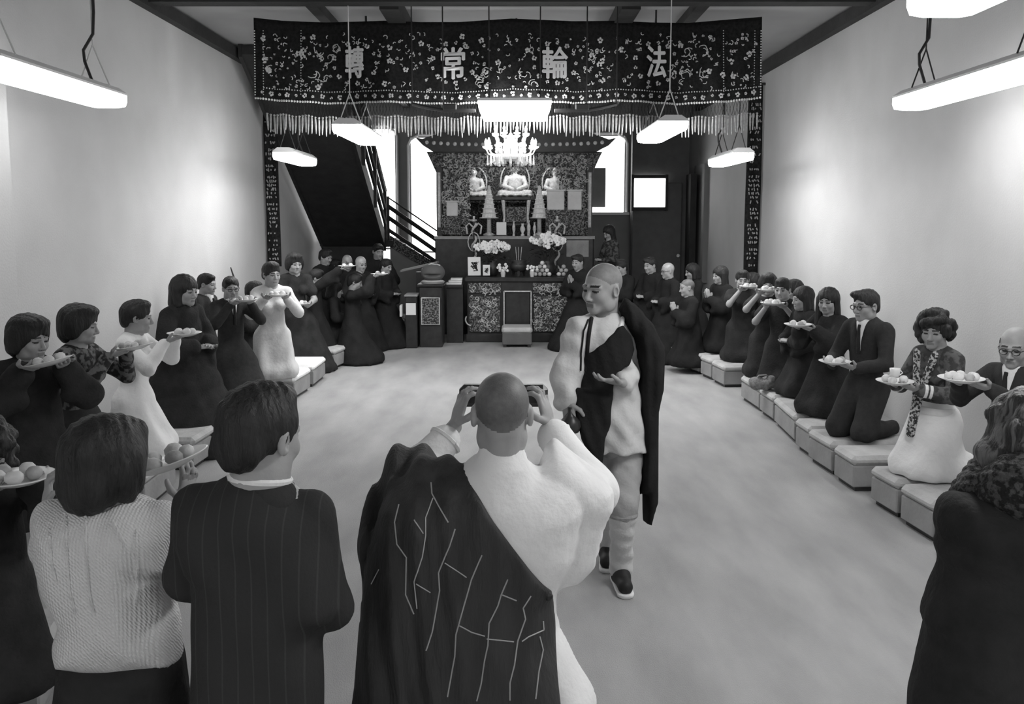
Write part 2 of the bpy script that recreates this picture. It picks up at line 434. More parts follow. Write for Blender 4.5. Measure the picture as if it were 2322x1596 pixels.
for k, dz in enumerate((.32, .62, .95)):
    MB().tube([(xb+.05, run0[0], run0[1]+dz), (xb+.05, run1[0]+.4, run1[1]+dz-.22)], .035 if k < 2 else .045, 6).build('rail', M_BEAM, st)
for k in range(4):
    y = run0[0]-k*1.2; z = run0[1]+sl*(y-run0[0]); MB().box((xb+.05, y, z+.45), (.06, .06, 1.0)).build('baluster', M_BEAM, st)
MB().box(((xa+xb)/2+.05, 17.55, 1.52), (xb-xa+.25, 1.1, .12), bev=.01).build('landing', M_BEAM, st)
MB().box(((xa+xb)/2, 17.0, .73), (xb-xa, .1, 1.46)).build('landing_panel', M_BEAM, st)
yr = 17.15
nw = PY(877, 445, yr); nb = PY(877, 560, yr)
MB().box((nw.x, yr, (nw.z+nb.z)/2), (.09, .09, nw.z-nb.z)).build('newel', M_BEAM, st)
for (v0, v1, r) in ((447, 527, .016), (467, 548, .045), (492, 574, .045), (520, 598, .04)):
    a, b = PY(879, v0, yr), PY(996, v1, yr); MB().tube([a, b], r, 6).build('rail', M_BEAM, st)
a, b = PY(884, 545, yr+.05), PY(1010, 622, yr+.05)
m_ = MB(); m_.prism([(a.x, a.z+.1), (b.x, b.z+.1), (b.x, b.z-.12), (a.x, a.z-.12)], yr+.03, yr+.1, axis=1); m_.build('stringer', M_CARVE, st)
m_ = MB(); m_.prism([(a.x, a.z-.12), (b.x, b.z-.12), (b.x, 0.02), (a.x, 0.02)], yr+.06, yr+.12, axis=1); m_.build('side_panel', M_GREYWALL, st)
for k in range(7):
    t = k/6; MB().box((a.x+(b.x-a.x)*t, yr+.5, a.z+.02+(b.z-a.z)*t), (.26, .9, .04)).build('tread', M_DOOR, st)

# ---------------------------------------------------------------- pendant fluorescent lamps
def pendant(x, y0, y1, z, label, cords='dark', wid=.30, lm=None):
    L = y1-y0; t = thing('pendant_light', label, 'lamp', (x, (y0+y1)/2, z), 0, 'hanging fluorescent lamps')
    hw = wid/2
    m_ = MB(); m_.prism([(-hw, .040), (-hw, .055), (-hw*.55, .10), (hw*.55, .10), (hw, .055), (hw, .040)], -L/2, L/2, axis=1)
    m_.build('housing', M_LAMPW, t)
    m_ = MB(); m_.prism([(-hw, .038), (hw, .038), (hw, -.01), (hw*.90, -.045), (hw*.5, -.055), (-hw*.5, -.055), (-hw*.90, -.045), (-hw, -.01)], -L/2+.01, L/2-.01, axis=1)
    m_.build('diffuser', lm or M_LAMP, t)
    for s_ in (-1, 1):
        yy = s_*(L/2-.22); hz = .55
        w_ = MB()
        for q in (-1, 1): w_.tube([(0, yy, .10+.28), (q*hw*.7, yy+q*.02, .09)], .006, 5)
        w_.tube([(0, yy, .38), (0, yy, ZC-z)], .006, 5)
        w_.build('hanger_wire', M_WIREW if cords == 'light' else M_WIRE, t)
    c_ = MB(); yy = L/2-.22 if cords != 'near' else -L/2+.2
    pts = [(.015, yy, ZC-z), (.02, yy, .62), (.012, yy-.01, .46), (-.06, yy-.02, .34), (-.055, yy-.02, .26), (.0, yy-.02, .10)]
    c_.tube(pts, .011, 6); c_.build('power_cord', M_WIRE, t)
    return t
pendant(-3.12, 5.25, 6.95, 2.90, 'long fluorescent lamp hanging by the left wall at the upper left edge', 'light', lm=M_LAMP_NL)
pendant(3.15, 5.25, 7.1, 2.90, 'long fluorescent lamp hanging by the right wall at the right edge', 'dark', lm=M_LAMP_NR)
pendant(-1.70, 9.2, 10.7, 2.92, 'fluorescent lamp hanging left of the middle in front of the stairs', 'light', lm=M_LAMP_IN)
pendant(1.60, 8.9, 10.4, 2.92, 'fluorescent lamp hanging right of the middle in front of the dark door', 'light', lm=M_LAMP_IN)
pendant(-2.74, 10.7, 11.95, 2.745, 'farther fluorescent lamp hanging before the dark stairs on the left', 'dark', lm=M_LAMP_FAR, wid=.26)
pendant(2.72, 10.5, 11.8, 2.725, 'farther fluorescent lamp hanging beside the right pillar banner', 'dark', lm=M_LAMP_FAR, wid=.26)
pendant(1.86, 2.3, 3.95, 2.92, 'nearest fluorescent lamp cut by the top right edge of the picture', 'dark')
pendant(-1.70, -2.3, -.8, 2.92, 'fluorescent lamp behind the camera on the left', 'dark')
pendant(1.86, -2.3, -.8, 2.92, 'fluorescent lamp behind the camera on the right', 'dark')

# broad lamp over the altar, under the lower edge of the banner
yl = 9.80; c0 = PY(1167, 254, yl); lt = thing('altar_lamp', 'broad bright lamp hanging crosswise above the altar below the banner edge', 'lamp', c0)  # hangs just before the fringe
hw = (PY(1250, 254, yl).x-PY(1085, 254, yl).x)/2
m_ = MB(); m_.prism([(-hw, .10), (hw, .10), (hw*.97, .02), (hw*.86, -.085), (-hw*.86, -.085), (-hw*.97, .02)], -.16, .16, axis=1); m_.build('diffuser', M_LAMP, lt)
m_ = MB(); m_.box((0, 0, .115), (2*hw, .34, .03)); m_.build('housing', M_LAMPW, lt)
for s_ in (-1, 1): MB().tube([(s_*hw*.7, 0, .12), (s_*hw*.7, 0, ZC-c0.z)], .008, 6).build('hanger_rod', M_WIRE, lt)
for s_, (ua, ub, uc) in ((-1, (935, 1005, 1078)), (1, (1398, 1330, 1257))):
    cn = thing('conduit_rail', 'dark bent rail running to the %s end of the broad altar lamp' % ('left' if s_ < 0 else 'right'), 'rail', PY(ub, 250, yl))
    o0 = PY(ub, 250, yl)
    MB().tube([PY(ua, 236, yl)-o0, PY((ua+ub)/2, 244, yl)-o0, PY(ub, 250, yl)-o0, PY(uc, 251, yl)-o0], .022, 6).build('bar', M_WIRE, cn)
    pb = PY(1020 if s_ < 0 else 1320, 243, yl)-o0; MB().box(pb, (.15, .08, .07), bev=.01).build('junction_box', M_WIRE, cn)
    for q in (PY(ua, 236, yl)-o0, PY(ub, 250, yl)-o0): MB().tube([q, (q.x, q.y, ZC-o0.z)], .008, 5).build('hanger_rod', M_WIRE, cn)
for k, (u, y) in enumerate(((740, 11.0), (843, 11.2), (1171, 10.6), (1455, 11.2), (1535, 11.0))):
    p = PY(u, 30, y); tag(MB().tube([(p.x, y, 3.55), (p.x, y, ZC)], .012, 6).build('hanger_rod', M_WIRE),
        ['thin dark rod above the banner next to the left corner', 'thin dark rod above the banner over its first character', 'thin dark rod above the middle of the banner',
         'thin dark rod above the banner over its last character', 'thin dark rod above the banner near its right corner'][k], 'rod')

# ---------------------------------------------------------------- the great embroidered banner
YBN = 10.1
TOPS = [(575, 40), (640, 47), (740, 51), (870, 47), (950, 50), (1040, 50), (1160, 42), (1300, 48), (1400, 47), (1480, 51), (1560, 52), (1728, 38)]
BOTS = [(575, 222), (650, 230), (740, 235), (860, 232), (950, 233), (1040, 237), (1160, 227), (1250, 232), (1300, 234), (1400, 229), (1540, 236), (1640, 232), (1728, 221)]
def lerp_tab(t, u): return float(np.interp(u, [a for a, _ in t], [b for _, b in t]))
def ban(u, b, off=0.0):
    v = lerp_tab(TOPS, u)*(1-b)+lerp_tab(BOTS, u)*b
    p = PY(u, v, YBN); p.y = YBN+.035*math.sin(u*.034)*b+.02*math.sin(u*.11+2)*b-off; return p
bn = thing('temple_banner', 'wide dark embroidered banner with four large characters hanging across the hall', 'banner', PY(1152, 230, YBN)); B0 = bn.location.copy()
NU, NB = 160, 16; vs = []; fs = []
for side in (0.0, -.012):
    for j in range(NB+1):
        for i in range(NU+1): vs.append(ban(575+1153*i/NU, j/NB, side)-B0)
W_ = NU+1; K_ = W_*(NB+1)
for j in range(NB):
    for i in range(NU):
        a = j*W_+i; fs.append((a, a+1, a+W_+1, a+W_)); fs.append((K_+a, K_+a+W_, K_+a+W_+1, K_+a+1))
for i in range(NU):
    fs.append((i, K_+i, K_+i+1, i+1)); a = NB*W_+i; fs.append((a, a+1, K_+a+1, K_+a))
for j in range(NB):
    a = j*W_; fs.append((a, a+W_, K_+a+W_, K_+a)); a += NU; fs.append((a, K_+a, K_+a+W_, a+W_))
MB().add(vs, fs).build('cloth', M_EMBR, bn, True)
for ch, u, v, wpx in (('轉', 805, 142, 40), ('常', 1028, 145, 52), ('輪', 1258, 144, 56), ('法', 1487, 141, 42)):
    cu = bpy.data.curves.new('character', 'FONT'); cu.body = ch; cu.size = 1; cu.offset = 0; cu.extrude = .01; cu.align_x = 'CENTER'; cu.align_y = 'CENTER'
    tmp = bpy.data.objects.new('tmp', cu); COL.objects.link(tmp); bpy.context.view_layer.update()
    me = bpy.data.meshes.new_from_object(tmp.evaluated_get(bpy.context.evaluated_depsgraph_get())); bpy.data.objects.remove(tmp)
    co = np.array([q.co[:] for q in me.vertices]); mn, mx = co.min(0), co.max(0)
    for q in me.vertices:
        nx, ny = (q.co.x-(mn[0]+mx[0])/2)/(mx[0]-mn[0]), (q.co.y-(mn[1]+mx[1])/2)/(mx[1]-mn[1])
        uu = u+nx*wpx; vv = v-ny*70; tp, bt = lerp_tab(TOPS, uu), lerp_tab(BOTS, uu)
        q.co = ban(uu, (vv-tp)/(bt-tp), .045+q.co.z*.8)-B0
    base_ = [q.co.copy() for q in me.vertices]; bm = bmesh.new()
    for jx, jz in ((0, 0), (1.5, 0), (-1.5, 0), (0, 1.2), (0, -1.2)):
        for q, c_ in zip(me.vertices, base_): q.co = c_+Vector((jx*.005, -.0015*abs(jx+jz), jz*.005))
        bm.from_mesh(me)
    bm.to_mesh(me); bm.free(); me.materials.clear(); me.materials.append(M_CHARA)
    for p_ in me.polygons: p_.material_index = 0
    o = bpy.data.objects.new('character', me); COL.objects.link(o); o.parent = bn; o['label'] = 'pale embroidered character ' + ch
rng = random.Random(3)
def bflower(mb, u, v, r, petals=5):
    tp, bt = lerp_tab(TOPS, u), lerp_tab(BOTS, u); c = ban(u, (v-tp)/(bt-tp), .008)-B0
    for k in range(petals):
        a = 2*math.pi*k/petals+rng.random(); mb.ball(c+Vector((math.cos(a)*r*.6, 0, math.sin(a)*r*.6)), (r*.42, .008, r*.42), 5)
def bcurl(mb, u, v, s):
    a0 = rng.random()*6.3; pts = []; n_ = 7
    for k in range(n_):
        t = k/(n_-1); a = a0+t*rng.uniform(2.2, 3.6); rr = s*(.4+.6*t)
        uu, vv = u+math.cos(a)*rr, v+math.sin(a)*rr; tp, bt = lerp_tab(TOPS, uu), lerp_tab(BOTS, uu)
        pts.append(ban(min(1726, max(577, uu)), min(.98, max(.1, (vv-tp)/(bt-tp))), .006)-B0)
    mb.tube(pts, .005, 4)
fl = MB()
for u0 in (805, 1028, 1258, 1487):
    for k in range(13):
        a = 2*math.pi*k/13; bflower(fl, u0+48*math.cos(a), 143+46*math.sin(a), .030 if k % 2 else .022)
for k in range(58):
    u = 594+k*19.6; bflower(fl, u, lerp_tab(BOTS, u)-14+rng.uniform(-2, 2), .030 if k % 2 else .018)
for k in range(210):
    u, v = rng.uniform(590, 1715), rng.uniform(78, 205)
    if min(math.hypot(u-q, v-143) for q in (805, 1028, 1258, 1487)) < 58: continue
    bflower(fl, u, v, rng.choice((.012, .016, .02, .034)))
o = fl.build('embroidered_flowers', M_THREAD, bn); o['kind'] = 'stuff'
cl = MB()
for k in range(330):
    u, v = rng.uniform(592, 1712), rng.uniform(76, 200)
    if min(math.hypot(u-q, (v-143)) for q in (805, 1028, 1258, 1487)) < 46: continue
    bcurl(cl, u, v, rng.uniform(3, 7))
for u, v, s in ((725, 115, 14), (745, 130, 16), (712, 165, 15), (735, 175, 14), (760, 110, 12), (1520, 150, 12), (1555, 115, 15), (1590, 112, 16), (1550, 170, 15), (1597, 168, 16), (1085, 190, 12), (1100, 165, 15), (1190, 165, 15), (1205, 190, 12)): bcurl(cl, u, v, s); bcurl(cl, u+4, v+3, s*.8)
o = cl.build('embroidered_scrolls', M_THREAD, bn); o['kind'] = 'stuff'
bd = MB()
for k in range(190):
    u = 598+k*5.95; tp, bt = lerp_tab(TOPS, u), lerp_tab(BOTS, u); bd.ball(ban(u, (bt-26-tp)/(bt-tp), .008)-B0, .008, 4)
for k in range(190):
    u = 578+k*6.07; bd.ball(ban(u, .995, .006)-B0, .014, 4)
for v in range(70, 215, 6):
    for u in (597, 683, 1640, 1712): tp, bt = lerp_tab(TOPS, u), lerp_tab(BOTS, u); bd.ball(ban(u, (v-tp)/(bt-tp), .008)-B0, .007, 4)
    for u in (577, 1726): tp, bt = lerp_tab(TOPS, u), lerp_tab(BOTS, u); bd.ball(ban(u, (v-tp)/(bt-tp), .006)-B0, .009, 4)
o = bd.build('bead_border', M_THREAD, bn); o['kind'] = 'stuff'
# fringe: a see-through netting of threads, then one tassel after another
tm = MB(); tm.ball((0, 0, 0), .014, 6); tm.lathe([(.008, -.010), (.011, -.03), (.012, -.10), (.009, -.15), (.005, -.20)], 6); tme = tm.mesh('tassel', M_TASSEL, True)
net = MB(); NT = 150
for k in range(NT):
    u = 603+k*7.5; p = ban(u, 1.0)-B0; drop = .155+.01*math.sin(k*.9)
    o = bpy.data.objects.new('tassel', tme); COL.objects.link(o); o.parent = bn; o.location = p+Vector((0, .01, -drop)); o.rotation_euler = (rng.uniform(-.05, .05), rng.uniform(-.06, .06), rng.random()*3); o.scale = (1, 1, rng.uniform(.85, 1.1))
    q0, q1 = ban(u-7, 1.0)-B0, ban(u+7, 1.0)-B0; e = p+Vector((0, .01, -drop)); net.tube([q0, e], .0022, 3, cap=False); net.tube([q1, e], .0022, 3, cap=False)
o = net.build('fringe_netting', M_EMBR, bn); o['kind'] = 'stuff'

# long pillar banners on both sides
for nm, (ua, ub, va, vb), yy, lab in (('l', (598, 629, 215, 604), 13.6, 'narrow dark embroidered banner hanging by the left wall behind the broad one'), ('r', (1695, 1742, 190, 619), 13.5, 'narrow dark embroidered banner hanging by the right wall behind the broad one')):
    zt, zb = PY(ua, va, yy).z, PY(ua, vb, yy).z; x0, x1 = PY(ua, 300, yy).x, PY(ub, 300, yy).x
    x0 = max(x0, -WX+.03); x1 = min(x1, WX-.03)
    t = thing('pillar_banner', lab, 'banner', ((x0+x1)/2, yy, zb)); hw_ = (x1-x0)/2; hh = zt-zb
    vs = []; fs = []
    for side in (0, .02):
        for j in range(31):
            for i in range(7): vs.append((-hw_+2*hw_*i/6, side+.02*math.sin(i*1.3+j*.2), hh*j/30))
    for j in range(30):
        for i in range(6):
            a = j*7+i; fs.append((a, a+1, a+8, a+7)); fs.append((217+a, 217+a+7, 217+a+8, 217+a+1))
    for i in range(6): fs.append((i, 217+i, 217+i+1, i+1)); a = 210+i; fs.append((a, a+1, 217+a+1, 217+a))
    for j in range(30): a = j*7; fs.append((a, a+7, 217+a+7, 217+a)); a += 6; fs.append((a, 217+a, 217+a+7, a+7))
    MB().add(vs, fs).build('cloth', M_EMBR, t, True)
    e = MB(); z = .12
    while z < hh*.9:
        for i in range(5):
            if rng.random() < .75: e.box((-hw_*.6+hw_*1.2*i/4+rng.uniform(-.01, .01), -.028, z), (.016, .012, rng.uniform(.02, .05)), R=Matrix.Rotation(rng.uniform(-.6, .6), 3, 'Y'))
        z += rng.choice((.06, .07, .11))
    o = e.build('embroidered_marks', M_TASSEL, t); o['kind'] = 'stuff'
    MB().tube([(-hw_-.03, .01, hh), (hw_+.03, .01, hh)], .02, 8).build('hanging_rod', M_BEAM, t)
# ================================================================ THE ALTAR
YS = 15.5                                   # front plane of the shrine
def S(u, v, y=YS): return PY(u, v, y)
sh = thing('shrine', 'tall carved dark shrine cabinet with an upturned roof at the end of the hall', 'shrine', (S(1166, 700).x, YS, 0)); S0 = sh.location.copy()
def L_(u, v, y=YS): return S(u, v, y)-S0
xl, xr = L_(990, 500).x, L_(1343, 500).x; zt = L_(1166, 345).z; zpl = L_(1166, 535).z
MB().box(((xl+xr)/2, .565, zpl/2), (xr-xl, 1.87, zpl), bev=.02).build('plinth', M_LACQ, sh)
MB().box(((xl+xr)/2, 1.3, (zpl+zt)/2), (xr-xl, .06, zt-zpl)).build('back_panel', M_CARVE, sh)
for s_, x in ((-1, xl), (1, xr)):
    MB().box((x-s_*.05, .65, (zpl+zt)/2), (.10, 1.3, zt-zpl)).build('side_wall', M_LACQ, sh)
    p = MB(); z = zpl+.05; p.box((x-s_*.05, -.03, (zpl+zt)/2-.1), (.05, .03, zt-zpl-.5), 0)
    p.build('pillar_strip', M_GOLD, sh)
    m_ = MB(); m_.prism([(x, zt), (x+s_*.16, zt), (x+s_*.10, zt-.12), (x+s_*.02, zt-.30), (x, zt-.34)], -.05, .1, axis=1); m_.build('bracket', M_CARVE, sh)
    MB().box((x-s_*.35, .05, (zpl+zt)/2+.1), (.46, .08, zt-zpl-.35)).build('carved_screen', M_CARVE, sh)
MB().box(((xl+xr)/2, .02, zt-.13), (xr-xl, .1, .26)).build('frieze', M_CARVE, sh)
for i, (va, vb) in enumerate(((492, 508), (514, 532))):
    for ua, ub in ((1002, 1062), (1272, 1332)):
        a, b = L_(ua, va), L_(ub, vb); MB().box(((a.x+b.x)/2, -.02, (a.z+b.z)/2), (b.x-a.x, .06, abs(a.z-b.z))).build('carved_band', M_CARVE, sh)
MB().box(((xl+xr)/2, -.375, zpl-.02), (xr-xl+.02, .04, .05)).build('plinth_moulding', M_GREY, sh)
MB().box((L_(1306, 560).x, -.375, L_(1306, 562).z), (.38, .03, .28)).build('glass_panel', M_GREY, sh)
# roof with upturned eaves
rp = [(946, 315), (962, 319), (1004, 304), (1060, 300), (1270, 300), (1332, 304), (1376, 320), (1393, 316), (1376, 333), (1348, 347), (986, 347), (962, 332)]
m_ = MB(); m_.prism([(L_(u, v).x, L_(u, v).z) for u, v in rp], -.35, 1.5, axis=1); m_.build('roof', M_LACQ, sh)
for k in range(26):
    u = 968+k*15.9; v = 328-5*abs((k-12.5)/12.5)**3; p = L_(u, v, YS-.36); MB().ball((p.x, -.37, p.z), (.035, .02, .035), 8).build('roof_stud', M_GOLD, sh)
rg = random.Random(5); sc = MB()
def scroll(mb, cx, cz, y, s, r):
    a0 = rg.random()*6.3; pts = [(cx+math.cos(a0+t*.55)*s*(1-t*.09), y, cz+math.sin(a0+t*.55)*s*(1-t*.09)) for t in range(8)]; mb.tube(pts, r, 4)
for k in range(420):
    side = rg.choice((-1, 1)); x = (xl if side < 0 else xr)-side*rg.uniform(.1, .62); z = rg.uniform(zpl+.1, zt-.1); scroll(sc, x, z, -.0 + rg.uniform(-.02, 0), rg.uniform(.02, .05), .008)
for k in range(260):
    scroll(sc, rg.uniform(xl+.1, xr-.1), rg.uniform(zt-.36, zt-.02), -.04, rg.uniform(.02, .045), .008)
for k in range(120):
    x, z = rg.uniform(-.75, .75), rg.uniform(zt-1.1, zt-.2); scroll(sc, x, z, 1.24, rg.uniform(.03, .07), .01)
for k in range(60):
    side = rg.choice((-1, 1)); x = (xl if side < 0 else xr)-side*rg.uniform(.1, .5); scroll(sc, x, rg.uniform(zpl-.02, zpl+.30), -.055, rg.uniform(.02, .04), .007)
o = sc.build('carved_scrolls', M_GOLD, sh); o['kind'] = 'stuff'
# shelf for the statues
zs = L_(1166, 447, YS+.55).z
MB().box(((xl+xr)/2, .7, zs-.03), (xr-xl-.2, .9, .05)).build('shelf', M_LACQ, sh)

def statue(u, label, sc_=1.0, hand=0):
    p = S(u, 446, YS+.55); t = thing('buddha_statue', label, 'statue', p, math.pi, 'seated gilt statues in the shrine')
    q = SDF(); h = sc_
    q.ell((0, -.01, .17*h), (.10*h, .07*h, .13*h), .03).ell((0, 0, .25*h), (.115*h, .062*h, .06*h), .03)
    for s_ in (-1, 1):
        q.chain([(s_*.115*h, 0, .26*h), (s_*.15*h, .03*h, .15*h), (s_*.03*h, .11*h, .10*h)], [.036*h, .032*h, .022*h], .015)
        q.chain([(s_*.06*h, 0, .05*h), (s_*.19*h, .07*h, .04*h), (s_*.02*h, .13*h, .035*h)], [.06*h, .05*h, .035*h], .02)
    q.cone((0, 0, .28*h), (0, 0, .34*h), .030*h, .028*h, .02)
    q.ell((0, .005, .385*h), (.046*h, .054*h, .062*h), .01).ell((0, -.005, .45*h), (.024*h, .024*h, .024*h), .02)
    for s_ in (-1, 1): q.ell((s_*.048*h, -.005, .375*h), (.008*h, .012*h, .03*h), .005)
    q.cone((0, .05*h, .385*h), (0, .058*h, .37*h), .006*h, .008*h, .005)
    q.build('figure', .012, M_GOLD, t)
    m_ = MB(); m_.lathe([(.17*h, -.0), (.22*h, .012), (.24*h, .03), (.2*h, .045), (.16*h, .05)], 20); m_.build('lotus_base', M_GOLD, t)
    for k in range(12):
        a = 2*math.pi*k/12; MB().ball((.225*h*math.cos(a), .225*h*math.sin(a), .022), (.05, .05, .03), 6).build('lotus_petal', M_GOLD, t)
    m_ = MB(); ring = [(.20*h*math.cos(a), -.10*h, .22*h+.27*h*math.sin(a)) for a in [i*math.pi/14-.3 for i in range(19)]]; m_.tube(ring, .014, 6); m_.build('halo', M_GOLD, t)
statue(1075, 'gilt seated statue on the left inside the shrine', 1.12)
statue(1168, 'gilt seated statue in the centre of the shrine under the chandelier', 1.3)
statue(1258, 'gilt seated statue on the right inside the shrine', 1.12)
t = thing('shrine_fill_light', 'added unseen fill tube under the shrine roof brightening the statues', 'lamp', (S0.x, YS+.16, zt-.10))  # added fill light, hidden behind the frieze, to brighten the statues
MB().box((0, 0, .03), (1.7, .10, .03)).build('housing', M_LAMPW, t); MB().tube([(-.8, 0, 0), (.8, 0, 0)], .02, 8).build('tube', M_FILL_S, t)
# pedestal and objects in front of the statues
YO = 15.2
def onp(u, v, y=YO): return PY(u, v, y)
ztop = onp(1166, 534, YO).z
pd = thing('pedestal_table', 'small gilt openwork table under the centre statue', 'table', (onp(1170, 500, YS-.2).x, YS-.15, zpl+.002))
hp = PY(1170, 446, YS-.15).z-(zpl+.002)
MB().box((0, 0, hp-.03), (.50, .24, .06), bev=.01).build('tabletop', M_LACQ, pd)
for sx in (-1, 1):
    for sy in (-1, 1): MB().tube([(sx*.22, sy*.08, 0), (sx*.2, sy*.08, hp*.5), (sx*.22, sy*.08, hp-.05)], [.03, .02, .035], 8).build('leg', M_GOLD, pd)
MB().box((0, -.08, hp*.55), (.34, .03, .26)).build('apron', M_CARVE, pd)
MB().box((0, 0, hp*.3), (.4, .24, .03)).build('shelf', M_LACQ, pd)
zt2 = zpl+.035
def obj_box(name, lab, cat, u0, u1, v0, v1, y, m, dep=.2, extra=None):
    a, b = PY(u0, v0, y), PY(u1, v1, y); t = thing(name, lab, cat, ((a.x+b.x)/2, y, b.z))
    MB().box((0, 0, (a.z-b.z)/2), (b.x-a.x, dep, a.z-b.z), bev=.012).build('case', m, t)
    MB().box((0, 0, a.z-b.z+.01), (b.x-a.x+.03, dep+.03, .025)).build('lid', m, t); return t
obj_box('offering_case', 'larger pale offering case below the right statue', 'case', 1241, 1279, 433, 477, YS-.1, M_LIGHT)
obj_box('offering_case', 'smaller pale offering case near the right pillar of the shrine', 'case', 1287, 1318, 433, 477, YS-.1, M_LIGHT)
obj_box('offering_case', 'small pale case near the left pillar of the shrine', 'case', 1013, 1038, 458, 490, YS-.1, M_LIGHT)
for u0, u1, v0, v1, lab in ((1279, 1287, 470, 492, ''),): pass
MB_ = MB().box((PY(1280, 484, YS-.1).x, YS-.1, (PY(1280, 477, YS-.1).z+zpl+.03)/2), (.66, .2, PY(1280, 477, YS-.1).z-zpl-.005)); tag(MB_.build('case_stand', M_CARVE), 'carved dark stand under the two pale offering cases', 'stand')
MB_ = MB().box((PY(1026, 484, YS-.1).x, YS-.1, (PY(1026, 490, YS-.1).z+zpl+.03)/2), (.28, .2, PY(1026, 490, YS-.1).z-zpl-.03)); tag(MB_.build('case_stand', M_CARVE), 'carved dark stand under the small pale case on the left', 'stand')
# pagoda lamps
M_GLOW = mat('lamp_glow', .45, .6, .2, 40, emit=.05)
for u, lab in ((1109, 'tapering lit pagoda lamp left of the centre statue'), (1223, 'tapering lit pagoda lamp right of the centre statue')):
    p = PY(u, 495, YS-.1); t = thing('pagoda_lamp', lab, 'lamp', (p.x, YS-.1, zpl+.002)); z0 = p.z-zpl-.002; z1 = PY(u, 422, YS-.1).z-zpl-.002
    MB().lathe([(.10, 0), (.11, .03), (.04, .06), (.035, z0)], 12).build('stem', M_GOLD, t, True)
    n_ = 7; m_ = MB()
    for k in range(n_):
        a, b = z0+(z1-z0)*k/n_, z0+(z1-z0)*(k+1)/n_; r = .14*(1-k/n_)+.015; m_.lathe([(r, a), (r*1.1, a+.008), (r*.8, a+.02), (r*.74, b)], 12)
    m_.build('tiered_shade', M_GLOW, t); MB().ball((0, 0, z1), .015).build('finial', M_GOLD, t)
MBp = thing('name_plaque', 'upright white plaque standing below the centre statue', 'plaque', (PY(1137, 533, 15.17).x, 15.17, zpl+.002))
MB().box((0, 0, .12), (.17, .03, .24), bev=.006).build('board', M_PAPER, MBp); MB().box((0, 0, .012), (.2, .07, .024)).build('foot', M_LACQ, MBp)
for k, (u, v0, h, r, lab) in enumerate(((1165, 533, .26, .03, 'slim gilt vase beside the white plaque'), (1185, 533, .22, .045, 'short pale vase in front of the pedestal table'), (1199, 533, .27, .035, 'slim pale candlestick right of the pedestal table'), (1212, 533, .24, .03, 'slim gilt candlestick left of the right flowers'))):
    t = thing('altar_vase', lab, 'vase', (PY(u, v0, 15.18).x, 15.18, zpl+.002)); MB().lathe([(r*.7, 0), (r*.8, .02), (r*.35, .05), (r, h*.5), (r*.9, h*.65), (r*.4, h*.85), (r*.65, h)], 12).build('vessel', M_GOLD if k != 1 else M_LIGHT, t, True); MB().lathe([(r*.66, h*.98), (r*.7, h)], 12).build('rim', M_GOLD, t)
# hanging banners beside the censer: twisted streamers
for u, lab in ((1075, 'tall gilt dragon candle stand left of the altar flowers'), (1263, 'tall gilt dragon candle stand right of the altar flowers')):
    p = PY(u, 600, 15.0); ztb = PY(1174, 629, 14.2).z+.002; t = thing('candle_stand', lab, 'stand', (p.x, 14.99, ztb)); z1 = PY(u, 490, 15.0).z-ztb
    MB().lathe([(.11, 0), (.12, .02), (.05, .05), (.03, .1)], 14).build('base', M_LACQ, t)
    pts = [(.035*math.cos(k*.8), .035*math.sin(k*.8), .08+(z1-.2)*k/24) for k in range(25)]; MB().tube(pts, .02, 6).build('coiled_dragon', M_GOLD, t)
    MB().tube([(0, 0, .05), (0, 0, z1-.1)], .014, 6).build('pole', M_LACQ, t)
    for s_ in (-1, 1): MB().tube([(0, 0, z1-.2), (s_*.08, -.02, z1-.12), (s_*.13, -.03, z1-.17), (s_*.11, -.03, z1-.3)], .016, 6).build('arm', M_GOLD, t)
    MB().lathe([(.02, z1-.1), (.05, z1-.08), (.055, z1-.06), (.018, z1-.05), (.018, z1)], 10).build('candle_cup', M_GOLD, t)
    for s_ in (-1, 1): MB().tube([(s_*.10*math.cos(a*.5), -.03, .55+.16*math.sin(a*.5)) for a in range(-3, 4)], .010, 5).build('hoop', M_GOLD, t)

# chandelier
yc = 13.0; pc = PY(1158, 330, yc); ch = thing('chandelier', 'bright branched lotus chandelier hanging in front of the shrine', 'chandelier', pc)
M_BULB = mat('chandelier_bulb', .9, .4, emit=9.0); M_CRYS = mat('chandelier_crystal', .85, .2, .1, 40, spec=.8)
MB().tube([(0, 0, .15), (0, 0, ZC-pc.z)], .012, 6).build('suspension_rod', M_GOLD, ch)
MB().lathe([(.02, -.22), (.05, -.18), (.09, -.1), (.06, -.02), (.1, .04), (.05, .12), (.02, .18)], 14).build('stem', M_CRYS, ch, True)
rg2 = random.Random(11)
for tier, (n_, R_, zz) in enumerate(((12, .36, -.04), (8, .24, .14))):
    for k in range(n_):
        a = 2*math.pi*(k+.5*tier)/n_; c, s_ = math.cos(a), math.sin(a)
        arm = MB().tube([(.05*c, .05*s_, zz-.06), (R_*.5*c, R_*.5*s_, zz-.13), (R_*.9*c, R_*.9*s_, zz-.08), (R_*c, R_*s_, zz)], .013, 6).build('arm', M_CRYS, ch)
        MB().lathe([(.008, zz-.01), (.045, zz+.01), (.05, zz+.025), (.015, zz+.03), (.016, zz+.07), (.022, zz+.09), (.012, zz+.12), (.003, zz+.14)], 8, (R_*c, R_*s_, 0)).build('bulb', M_BULB, arm)
        m_ = MB()
        for q in range(4):
            rr = R_*(.45+.16*q); m_.tube([(rr*c, rr*s_, zz-.1), (rr*c, rr*s_, zz-.19-.03*(q % 2))], [.006, .016], 5); m_.ball((rr*c, rr*s_, zz-.2-.03*(q % 2)), .02, 6)
        m_.build('crystal_drops', M_CRYS, arm)
